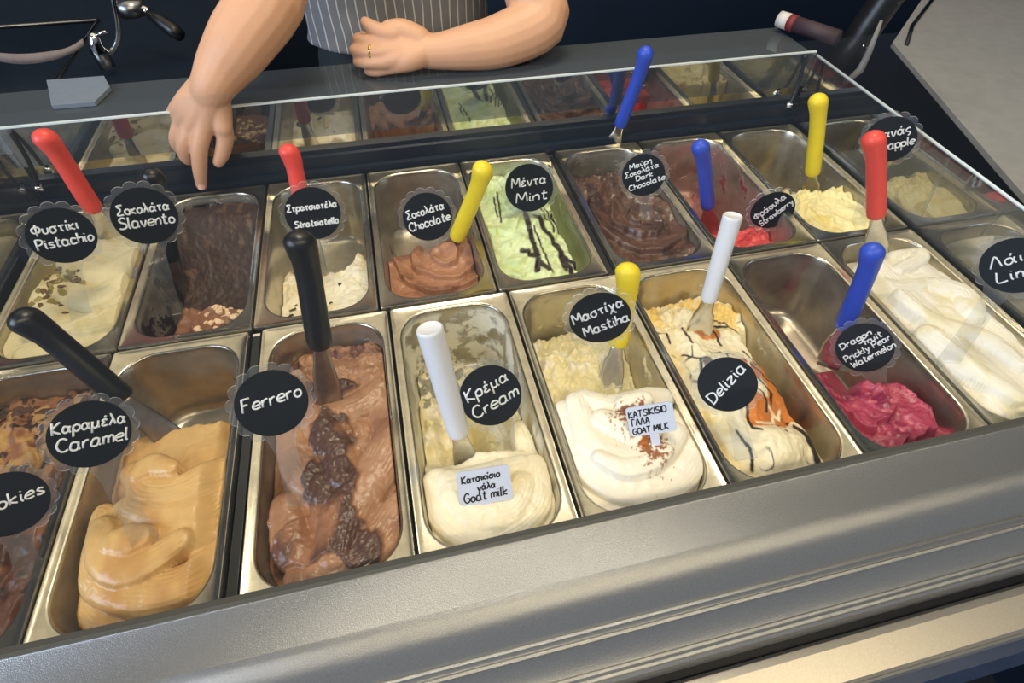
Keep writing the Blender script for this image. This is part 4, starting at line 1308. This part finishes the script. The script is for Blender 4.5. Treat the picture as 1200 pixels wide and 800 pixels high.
def milk_card(label, ctr, w_px, base, zb, lines, rot, rad=0.0006):
    P0 = on_z(base[0], base[1], zb)
    Cc = lean_point(P0, ctr, 0.45)
    k_ = w_px * (-((Cc - CAM) @ RC)[2]) / F_PX / 0.042
    Y = unit(Cc - P0)
    toc = unit(CAM - Cc)
    Z = unit(toc - Y * (toc @ Y))
    X = np.cross(Y, Z)
    Ls = (np.linalg.norm(Cc - P0) + 0.010) / k_
    o = empty('milk_card')
    r = math.radians(rot)
    X, Y = X * math.cos(r) + Y * math.sin(r), Y * math.cos(r) - X * math.sin(r)
    basis_to(o, Cc, X * k_, Y * k_, Z * k_)
    tag(o, label, 'sign', 'goat milk cards')
    pr = rrect(0.021, 0.0145, 0.0035, 4)
    n = len(pr)
    V = [(x, y, 0.0007) for x, y in pr] + [(x, y, -0.0007) for x, y in pr]
    mesh('card', V, [tuple(range(n)), tuple(range(n, 2 * n))[::-1]] + [(k, n + k, n + (k + 1) % n, (k + 1) % n) for k in range(n)], o, CARD, False)
    box('foot', (-0.004, 0.004, -max(Ls, 0.024), -0.0146, -0.0006, 0.0006), o, CARD)
    writing(lines, o, INK, 0.0009, rad, 3)
    return o


milk_card('small white card in capitals stuck in the cinnamon-dusted mastiha gelato', (763, 491), 54, (768, 530), 0.0, [('KATSIKISIO', -0.002, 0.0050, 0.034), ('\u0393\u0391\u039b\u0391', -0.010, -0.0030, 0.016), ('GOAT MILK', -0.003, -0.0115, 0.032)], 4)
milk_card('small white card in joined writing stuck in the cream gelato', (568, 569), 63, (572, 604), -0.012, [('\u039a\u03b1\u03c4\u03c3\u03b9\u03ba\u03af\u03c3\u03b9\u03bf', -0.002, 0.0055, 0.030), ('\u03b3\u03ac\u03bb\u03b1', 0.001, -0.0025, 0.014), ('Goat milk', -0.001, -0.0105, 0.034)], 2)

# ------------------------------------------------------------------ the server behind the case
SKIN = simple('skin', lin(214, 166, 134), 0.5, 0, 0.06, 30, 0.08, 260, sss=0.15)
NAIL = simple('nail', lin(226, 176, 158), 0.3)


def capsule_chain(V, Fc, pts, rad, seg=18):
    """tapered tube with rounded ends, for fusing into the body"""
    P = [np.array(p, float) for p in pts]
    d0, d1 = unit(P[0] - P[1]), unit(P[-1] - P[-2])
    Q, R = [], []
    for a in (80, 55, 30):
        q = math.radians(a)
        Q.append(P[0] + d0 * rad[0] * math.sin(q)); R.append(rad[0] * math.cos(q))
    Q += P; R += list(rad)
    for a in (30, 55, 80):
        q = math.radians(a)
        Q.append(P[-1] + d1 * rad[-1] * math.sin(q)); R.append(rad[-1] * math.cos(q))
    v, f = tube_geo(Q, R, seg, True, base=0)
    b = len(V)
    V += list(v)
    Fc += [tuple(i + b for i in q) for q in f]


def smooth_chain(V, Fc, pts, rad, k=4, seg=18):
    C4 = catmull([list(p) + [r] for p, r in zip(pts, rad)], k)
    capsule_chain(V, Fc, [c[:3] for c in C4], [c[3] for c in C4], seg)


def fuse(name, V, Fc, parent, m, vox, it=6):
    me = bpy.data.meshes.new(name + '_src')
    me.from_pydata([tuple(map(float, v)) for v in V], [], Fc)
    bm = bmesh.new(); bm.from_mesh(me)
    bmesh.ops.recalc_face_normals(bm, faces=bm.faces)
    bm.to_mesh(me); bm.free()
    o = bpy.data.objects.new(name + '_src', me)
    COL.objects.link(o)
    r = o.modifiers.new('r', 'REMESH'); r.mode = 'VOXEL'; r.voxel_size = vox
    s = o.modifiers.new('s', 'SMOOTH'); s.iterations = it; s.factor = 0.5
    bpy.context.view_layer.update()
    res = bpy.data.meshes.new_from_object(o.evaluated_get(bpy.context.evaluated_depsgraph_get()))
    bpy.data.objects.remove(o)
    bpy.data.meshes.remove(me)
    return link(name, res, parent, m)


person = empty('person', (0.44, 0.72, -0.95))
tag(person, 'person in a grey pinstriped top pointing down at a gelato pan with one hand', 'person')
V, Fc = [], []
# pointing arm (image left)
A = at_depth
sh_r = np.array([0.275, 0.60, 0.44])
el_r = at_depth(322, -22, 0.80)
wr = at_depth(251, 97, 0.815)
mid = at_depth(284, 45, 0.805)
smooth_chain(V, Fc, [sh_r, (sh_r + el_r) / 2 + np.array([-0.02, 0, 0]), el_r, mid, at_depth(262, 78, 0.812), wr, at_depth(246, 108, 0.823)],
             [0.058, 0.053, 0.050, 0.046, 0.038, 0.0315, 0.029])
# palm
for kn, rad in (((240, 148, 0.845), 0.0135), ((226, 147, 0.848), 0.0135), ((214, 141, 0.852), 0.0125), ((205, 134, 0.858), 0.0118)):
    smooth_chain(V, Fc, [at_depth(251, 96, 0.816), at_depth((251 + kn[0] * 2) / 3, (100 + kn[1] * 2) / 3, 0.838), at_depth(*kn)], [0.027, 0.0205, rad * 1.12])
smooth_chain(V, Fc, [at_depth(252, 110, 0.83), at_depth(258, 130, 0.84), at_depth(262, 150, 0.85)], [0.020, 0.0175, 0.0135])
# index pointing down
smooth_chain(V, Fc, [at_depth(240, 146, 0.845), at_depth(234, 172, 0.858), at_depth(234, 196, 0.878), at_depth(236, 217, 0.898)], [0.0148, 0.0128, 0.0115, 0.0088])
# middle, ring, little curled under
smooth_chain(V, Fc, [at_depth(226, 146, 0.848), at_depth(216, 172, 0.866), at_depth(221, 186, 0.890), at_depth(230, 176, 0.905)], [0.0140, 0.0120, 0.0110, 0.0094])
smooth_chain(V, Fc, [at_depth(214, 140, 0.852), at_depth(206, 163, 0.872), at_depth(213, 175, 0.896), at_depth(224, 166, 0.908)], [0.0124, 0.0106, 0.0096, 0.0082])
smooth_chain(V, Fc, [at_depth(205, 134, 0.858), at_depth(199, 152, 0.876), at_depth(206, 163, 0.896), at_depth(216, 157, 0.906)], [0.0112, 0.0094, 0.0086, 0.0074])
# thumb
smooth_chain(V, Fc, [at_depth(260, 146, 0.85), at_depth(264, 160, 0.862), at_depth(261, 178, 0.876), at_depth(256, 190, 0.884)], [0.0150, 0.0132, 0.0118, 0.0092])
# resting arm (image right)
sh_l = np.array([0.640, 0.62, 0.44])
el_l = at_depth(633, 25, 0.952)
wl = at_depth(517, 60, 0.928)
smooth_chain(V, Fc, [sh_l, at_depth(620, -45, 0.935), at_depth(626, -6, 0.945), el_l, at_depth(588, 48, 0.945), at_depth(548, 56, 0.935), wl, at_depth(497, 60, 0.925)],
             [0.060, 0.056, 0.052, 0.048, 0.043, 0.036, 0.029, 0.027])
for kn, rad in (((450, 49, 0.905), 0.0125), ((446, 61, 0.905), 0.0125), ((448, 73, 0.912), 0.0118), ((456, 80, 0.925), 0.0105)):
    smooth_chain(V, Fc, [at_depth(503, 60, 0.925), at_depth((503 + kn[0]) / 2, (60 + kn[1]) / 2 - 1, 0.915), at_depth(*kn)], [0.022, 0.0200, rad])
smooth_chain(V, Fc, [at_depth(492, 46, 0.915), at_depth(472, 36, 0.905), at_depth(456, 34, 0.90)], [0.020, 0.0185, 0.0140])
# thumb up against the side, then three fingers curling back under the palm
smooth_chain(V, Fc, [at_depth(462, 40, 0.902), at_depth(448, 38, 0.898), at_depth(435, 31, 0.895), at_depth(428, 26, 0.895)], [0.0155, 0.0130, 0.0112, 0.0088])
for k0, p1, p2, p3, r0 in (((450, 50, .905), (431, 48, .906), (419, 46, .920), (426, 42, .940), .0108), ((446, 61, .905), (427, 61, .908), (415, 59, .924), (424, 56, .944), .0108),
                           ((448, 73, .912), (430, 74, .915), (419, 72, .930), (428, 69, .950), .0100), ((456, 80, .925), (441, 84, .928), (431, 83, .940), (438, 80, .956), .0088)):
    smooth_chain(V, Fc, [at_depth(*k0), at_depth(*p1), at_depth(*p2), at_depth(*p3)], [r0 * 1.1, r0 * 0.92, r0 * 0.86, r0 * 0.75])
# trunk, neck and head above the picture
smooth_chain(V, Fc, [(0.44, 0.70, 0.00), (0.45, 0.69, 0.14), (0.455, 0.67, 0.30), (0.457, 0.65, 0.42)], [0.10, 0.095, 0.105, 0.09])
smooth_chain(V, Fc, [(0.29, 0.61, 0.43), (0.457, 0.64, 0.46), (0.63, 0.62, 0.43)], [0.055, 0.065, 0.055])
smooth_chain(V, Fc, [(0.457, 0.64, 0.46), (0.456, 0.61, 0.55)], [0.058, 0.052])
smooth_chain(V, Fc, [(0.456, 0.605, 0.58), (0.456, 0.590, 0.64), (0.456, 0.60, 0.70)], [0.062, 0.080, 0.078])
smooth_chain(V, Fc, [(0.456, 0.512, 0.650), (0.456, 0.502, 0.632), (0.456, 0.498, 0.618)], [0.008, 0.010, 0.012])
for sx in (-1, 1):
    smooth_chain(V, Fc, [(0.456 + sx * 0.079, 0.60, 0.66), (0.456 + sx * 0.082, 0.605, 0.635), (0.456 + sx * 0.076, 0.60, 0.615)], [0.013, 0.012, 0.008])
V = [np.array(v) - np.array(person.location) for v in V]
body = fuse('body', V, Fc, person, SKIN, 0.0024, 6)
pw = np.array(person.location)


def on_person(o):
    return o


def ellipsoid(name, c, r, m, parent):
    bm = bmesh.new()
    bmesh.ops.create_uvsphere(bm, u_segments=24, v_segments=16, radius=1)
    for v in bm.verts:
        v.co = Vector((v.co.x * r[0] + c[0] - pw[0], v.co.y * r[1] + c[1] - pw[1], v.co.z * r[2] + c[2] - pw[2]))
    me = bpy.data.meshes.new(name)
    bm.to_mesh(me); bm.free()
    return link(name, me, parent, m)


HAIR = simple('dark_hair', lin(46, 34, 28), 0.5, 0, 0.3, 120)
bm = bmesh.new()
bmesh.ops.create_uvsphere(bm, u_segments=32, v_segments=20, radius=1)
for v in bm.verts:
    f = 1.0 if v.co.y > -0.25 or v.co.z > 0.45 else 0.86
    v.co = Vector((v.co.x * 0.096 * f + 0.456 - pw[0], v.co.y * 0.098 * f + 0.616 - pw[1], (v.co.z if v.co.z > 0 else v.co.z * 1.25) * 0.112 * f + 0.69 - pw[2]))
me = bpy.data.meshes.new('hair')
bm.to_mesh(me); bm.free()
link('hair', me, person, HAIR)
for sx in (-1, 1):
    e = ellipsoid('eye', (0.456 + sx * 0.030, 0.521, 0.655), (0.011, 0.008, 0.006), simple('eye_white', lin(230, 228, 222), 0.2), person)
    ellipsoid('iris', (0.456 + sx * 0.030, 0.5140, 0.654), (0.0048, 0.003, 0.0048), simple('iris_brown', lin(60, 40, 26), 0.2), person)
ellipsoid('lips', (0.456, 0.520, 0.590), (0.022, 0.009, 0.007), simple('lips', lin(186, 104, 96), 0.4), person)

# pinstriped top
m, nt, b = mat('grey_pinstripe')
t = nt.nodes.new('ShaderNodeTexCoord')
s_ = nt.nodes.new('ShaderNodeSeparateXYZ')
nt.links.new(t.outputs['Object'], s_.inputs[0])
nz = nt.nodes.new('ShaderNodeTexNoise'); nz.inputs['Scale'].default_value = 12
nt.links.new(t.outputs['Object'], nz.inputs['Vector'])
ad = nt.nodes.new('ShaderNodeMath'); ad.operation = 'MULTIPLY_ADD'; ad.inputs[1].default_value = 0.010
nt.links.new(nz.outputs['Fac'], ad.inputs[0]); nt.links.new(s_.outputs['X'], ad.inputs[2])
ml = nt.nodes.new('ShaderNodeMath'); ml.operation = 'MULTIPLY'; ml.inputs[1].default_value = 1 / 0.0165
nt.links.new(ad.outputs[0], ml.inputs[0])
fr = nt.nodes.new('ShaderNodeMath'); fr.operation = 'FRACT'
nt.links.new(ml.outputs[0], fr.inputs[0])
lt = nt.nodes.new('ShaderNodeMath'); lt.operation = 'LESS_THAN'; lt.inputs[1].default_value = 0.13
nt.links.new(fr.outputs[0], lt.inputs[0])
cx = nt.nodes.new('ShaderNodeMixRGB')
cx.inputs[1].default_value = lin(118, 118, 120); cx.inputs[2].default_value = lin(196, 194, 190)
nt.links.new(lt.outputs[0], cx.inputs[0]); nt.links.new(cx.outputs[0], b.inputs['Base Color'])
b.inputs['Roughness'].default_value = 0.85
PIN = m


def loft(name, secs, parent, m, seg=48, wr=0.0, seed=0, cap=(True, True)):
    V, Fc = [], []
    for (cx_, cy_, cz_, rx, ry) in secs:
        for k in range(seg):
            q = 2 * math.pi * k / seg
            w = 1 + wr * (float(fbm(np.array(math.cos(q) * 4 + 9), np.array(math.sin(q) * 4 + cz_ * 18), seed)))
            V.append((cx_ + rx * w * math.cos(q) - pw[0], cy_ + ry * w * math.sin(q) - pw[1], cz_ - pw[2]))
    n = len(secs)
    for i in range(n - 1):
        for k in range(seg):
            Fc.append((i * seg + k, i * seg + (k + 1) % seg, (i + 1) * seg + (k + 1) % seg, (i + 1) * seg + k))
    if cap[0]:
        Fc.append(tuple(range(seg))[::-1])
    if cap[1]:
        Fc.append(tuple((n - 1) * seg + k for k in range(seg)))
    return mesh(name, V, Fc, parent, m)


secs = []
for z, rx, ry in ((0.108, 0.176, 0.122), (0.112, 0.186, 0.130), (0.125, 0.182, 0.128), (0.15, 0.180, 0.126), (0.18, 0.176, 0.122), (0.22, 0.172, 0.120), (0.27, 0.174, 0.122), (0.33, 0.182, 0.124), (0.39, 0.190, 0.118), (0.44, 0.196, 0.10), (0.475, 0.165, 0.085), (0.500, 0.10, 0.072), (0.505, 0.075, 0.065)):
    k = (z - 0.1) / 0.4
    secs.append((0.445 + 0.012 * k, 0.685 - 0.045 * k, z, rx, ry))
top = loft('pinstriped_top', secs, person, PIN, 72, 0.05, 3)
V = [np.array(v.co) for v in top.data.vertices]
Fc = [tuple(p.vertices) for p in top.data.polygons]
bpy.data.objects.remove(top)
smooth_chain(V, Fc, [np.array(p) - pw for p in ((0.285, 0.61, 0.435), (0.37, 0.635, 0.455), (0.457, 0.645, 0.462), (0.545, 0.64, 0.455), (0.632, 0.62, 0.435))], [0.068, 0.074, 0.078, 0.074, 0.068])
for sh, el in ((sh_r, (sh_r + el_r) / 2), (sh_l, (sh_l + at_depth(620, -45, 0.935)) / 2)):
    smooth_chain(V, Fc, [p - pw for p in (sh, sh + (el - sh) * 0.5, el)], [0.074, 0.072, 0.068])
fuse('pinstriped_top', V, Fc, person, PIN, 0.0045, 4)
# dark trousers with a patch of floral lining at the waistband
DK = simple('dark_trousers', lin(38, 44, 48), 0.8, 0, 0.2, 60)
V, Fc = [], []
smooth_chain(V, Fc, [(0.435, 0.70, 0.10), (0.435, 0.70, 0.02), (0.435, 0.70, -0.08)], [0.112, 0.135, 0.13])
smooth_chain(V, Fc, [(0.37, 0.70, 0.06), (0.355, 0.70, -0.1), (0.35, 0.70, -0.45), (0.345, 0.71, -0.90)], [0.10, 0.098, 0.065, 0.048])
smooth_chain(V, Fc, [(0.50, 0.70, 0.06), (0.515, 0.70, -0.1), (0.52, 0.70, -0.45), (0.525, 0.71, -0.90)], [0.10, 0.098, 0.065, 0.048])
V = [np.array(v) - pw for v in V]
fuse('trousers', V, Fc, person, DK, 0.008, 3)
for x in (0.345, 0.525):
    bm = bmesh.new()
    bmesh.ops.create_uvsphere(bm, u_segments=20, v_segments=12, radius=1)
    for v in bm.verts:
        z = max(v.co.z, -0.35)
        v.co = Vector((v.co.x * 0.045 + x - pw[0], v.co.y * 0.12 + 0.67 - pw[1], 0.028 + z * 0.08))
    me = bpy.data.meshes.new('shoe')
    bm.to_mesh(me); bm.free()
    link('shoe', me, person, BLACK)
# ring on the resting hand
c0, c1 = at_depth(446, 61, 0.905), at_depth(427, 61, 0.908)
cc = c0 + (c1 - c0) * 0.55
axr = unit(c1 - c0)
na = unit(np.cross(axr, [0, 0, 1])); nb = np.cross(axr, na)
pts = [cc + (na * math.cos(2 * math.pi * k / 24) + nb * math.sin(2 * math.pi * k / 24)) * 0.0112 - pw for k in range(25)]
ring = tube('gold_ring', pts, 0.0022, person, simple('gold', (0.83, 0.62, 0.25, 1), 0.25, 1.0), 8)
ring['label'] = 'chunky gold ring'
# finger nails
for (u, v, t), (u2, v2, t2), nm in (((236, 218, 0.8905), (234, 196, 0.878), 'nail'), ((256, 189, 0.8765), (261, 178, 0.870), 'nail')):
    c = at_depth(u, v, t)
    ax = unit(at_depth(u2, v2, t2) - c)
    toc = unit(CAM - c)
    zx = unit(toc - ax * (toc @ ax))
    xx = np.cross(ax, zx)
    V, Fc = [], []
    for i in range(6):
        for j in range(6):
            a, bb = (i / 5 - 0.5) * 2, (j / 5 - 0.5) * 2
            rr = 1 - 0.25 * max(0, abs(bb)) ** 2
            V.append(c + xx * a * 0.0052 * rr + ax * bb * 0.0062 + zx * (0.0008 - 0.0022 * a * a) - pw)
    V += [p - zx * 0.0015 for p in V]
    for i in range(5):
        for j in range(5):
            q = i * 6 + j
            Fc += [(q, q + 6, q + 7, q + 1), (36 + q, 36 + q + 1, 36 + q + 7, 36 + q + 6)]
    mesh(nm, V, Fc, person, NAIL)

# ------------------------------------------------------------------ things behind the counter
SINKM = simple('black_worktop', lin(20, 28, 38), 0.35, 0, 0.3, 30)
bc = empty('back_worktop', (-0.45, 0.98, -0.95))
tag(bc, 'black worktop with a sunk sink behind the server', 'worktop')
B0 = np.array([-0.45, 0.98, -0.95])
V, Fc = [], []
# top with a rectangular sink cut out, real depth
x0, x1, y0, y1 = -0.75, 0.45, -0.28, 0.62
sx0, sx1, sy0, sy1 = -0.45, 0.12, -0.14, 0.30
ZT, ZS = 0.93, 0.78
V = [(x0, y0, ZT), (x1, y0, ZT), (x1, y1, ZT), (x0, y1, ZT), (sx0, sy0, ZT), (sx1, sy0, ZT), (sx1, sy1, ZT), (sx0, sy1, ZT), (sx0, sy0, ZS), (sx1, sy0, ZS), (sx1, sy1, ZS), (sx0, sy1, ZS),
     (x0, y0, ZT - 0.2), (x1, y0, ZT - 0.2), (x1, y1, ZT - 0.2), (x0, y1, ZT - 0.2)]
Fc = [(0, 1, 5, 4), (1, 2, 6, 5), (2, 3, 7, 6), (3, 0, 4, 7), (4, 5, 9, 8), (5, 6, 10, 9), (6, 7, 11, 10), (7, 4, 8, 11), (8, 9, 10, 11), (0, 12, 13, 1), (1, 13, 14, 2), (2, 14, 15, 3), (3, 15, 12, 0), (12, 15, 14, 13)]
mesh('worktop', V, Fc, bc, SINKM, False)
box('cupboard', (x0 + 0.02, x1 - 0.02, y0 + 0.03, y1, 0.0, ZT - 0.2), bc, NAVY)
tube('sink_rim', [(sx0, sy0, ZT + 0.002), (sx1, sy0, ZT + 0.002), (sx1, sy1, ZT + 0.002), (sx0, sy1, ZT + 0.002), (sx0, sy0, ZT + 0.002)], 0.005, bc, STEEL_DARK, 8)

fa = on_y(122, 66, 0.93)
fc = empty('faucet', tuple(fa))
tag(fc, 'bent chrome tap with a slim tall spout behind the server', 'tap')
pts = [on_y(118, 66, 0.93), on_y(128, 63, 0.93), on_y(136, 52, 0.93), on_y(139, 40, 0.93), on_y(137, 20, 0.93), on_y(133, 0, 0.93), on_y(131, -25, 0.93), on_y(122, -40, 0.92), on_y(108, -40, 0.91), on_y(102, -25, 0.90)]
tube('spout', [p - fa for p in catmull(pts, 5)], 0.0058, fc, CHROME, 10)
q = on_y(112, 52, 0.92) - fa
q2 = on_y(110, 42, 0.92) - fa
tube('tap_body', [q + np.array([0, 0, -0.05]), q + np.array([0, 0, -0.012]), q, q2, q2 + np.array([0, 0.002, 0.006])], [0.017, 0.017, 0.014, 0.012, 0.006], fc, CHROME, 16)
tube('lever', [q2, on_y(124, 37, 0.91) - fa], [0.004, 0.003], fc, CHROME, 8)

# pale strap hanging over the sink
pts = [on_y(-30, 60, 0.86), on_y(0, 67, 0.85), on_y(30, 69, 0.85), on_y(62, 65, 0.85), on_y(84, 58, 0.86), on_y(98, 49, 0.87)]
V, Fc = [], []
C4 = catmull(pts, 6)
for i, p in enumerate(C4):
    w_ = 0.0085 * (0.6 + 0.4 * math.sin(min(1, i / len(C4) * 1.4) * 3))
    for dz, dy in ((-w_, -0.002), (w_, -0.002), (w_, 0.002), (-w_, 0.002)):
        V.append(p + np.array([0, dy + dz * 0.4, dz]))
n = len(C4)
for i in range(n - 1):
    for k in range(4):
        Fc.append((i * 4 + k, i * 4 + (k + 1) % 4, (i + 1) * 4 + (k + 1) % 4, (i + 1) * 4 + k))
Fc += [(0, 1, 2, 3), ((n - 1) * 4 + 3, (n - 1) * 4 + 2, (n - 1) * 4 + 1, (n - 1) * 4)]
o = mesh('cloth_strap', V, Fc, None, simple('grey_beige_cloth', lin(128, 116, 112), 0.9, 0, 0.2, 60))
tag(o, 'greyish beige cloth strap hanging across the dark sink', 'strap')

# dark handled tool and steel rod on the worktop
a0, a1 = on_y(163, 6, 1.0), on_y(212, 42, 0.94)
t_ = empty('portafilter', tuple(a1))
tag(t_, 'black-handled metal tool lying on the worktop behind the pointing arm', 'tool')
tube('handle', [a0 + (a1 - a0) * k - a1 for k in (0.25, 0.5, 0.8, 1.0)], [0.012, 0.015, 0.017, 0.013], t_, BLACK, 14)
tube('rod', [a0 - a1, a0 + (a1 - a0) * 0.3 - a1], [0.009, 0.008], t_, CHROME, 10)
tube('head', [a0 - a1 + np.array([-0.02, 0, -0.018]), a0 - a1 + np.array([-0.02, 0, 0.012])], [0.030, 0.032], t_, STEEL_DARK, 24)

# thin flat grey-blue slab on the glass shelf, left
P = [on_z(a, b, 0.1245) for a, b in ((57, 98), (124, 93), (131, 106), (113, 124), (63, 128), (60, 112))]
V = [p for p in P] + [p + np.array([0, 0, 0.006]) for p in P]
n = len(P)
o = mesh('shelf_slab', V, [tuple(range(n))[::-1], tuple(range(n, 2 * n))] + [(k, (k + 1) % n, n + (k + 1) % n, n + k) for k in range(n)], None, simple('grey_blue_matte', lin(112, 124, 140), 0.9, 0, 0.12, 90), False)
tag(o, 'thin grey-blue slab lying flat on the glass shelf at the left', 'cloth')
# dark roll with white and red end at the right end of the shelf
a0, a1 = on_z(925, 26, 0.145), on_z(982, 45, 0.145)
t_ = empty('paper_roll', tuple(a0))
tag(t_, 'dark roll with a white and red end on the right end of the shelf', 'roll')
tube('roll', [(0, 0, 0), a1 - a0], 0.014, t_, simple('dark_purple_paper', lin(58, 44, 54), 0.6), 16)
d_ = unit(a1 - a0)
tube('white_end', [-d_ * 0.022, -d_ * 0.0005], [0.0145, 0.0145], t_, simple('white_paper', lin(210, 208, 206), 0.7), 16)
tube('red_band', [d_ * 0.0005, d_ * 0.014], [0.0147, 0.0147], t_, simple('dark_red_paper', lin(120, 42, 46), 0.6), 16)
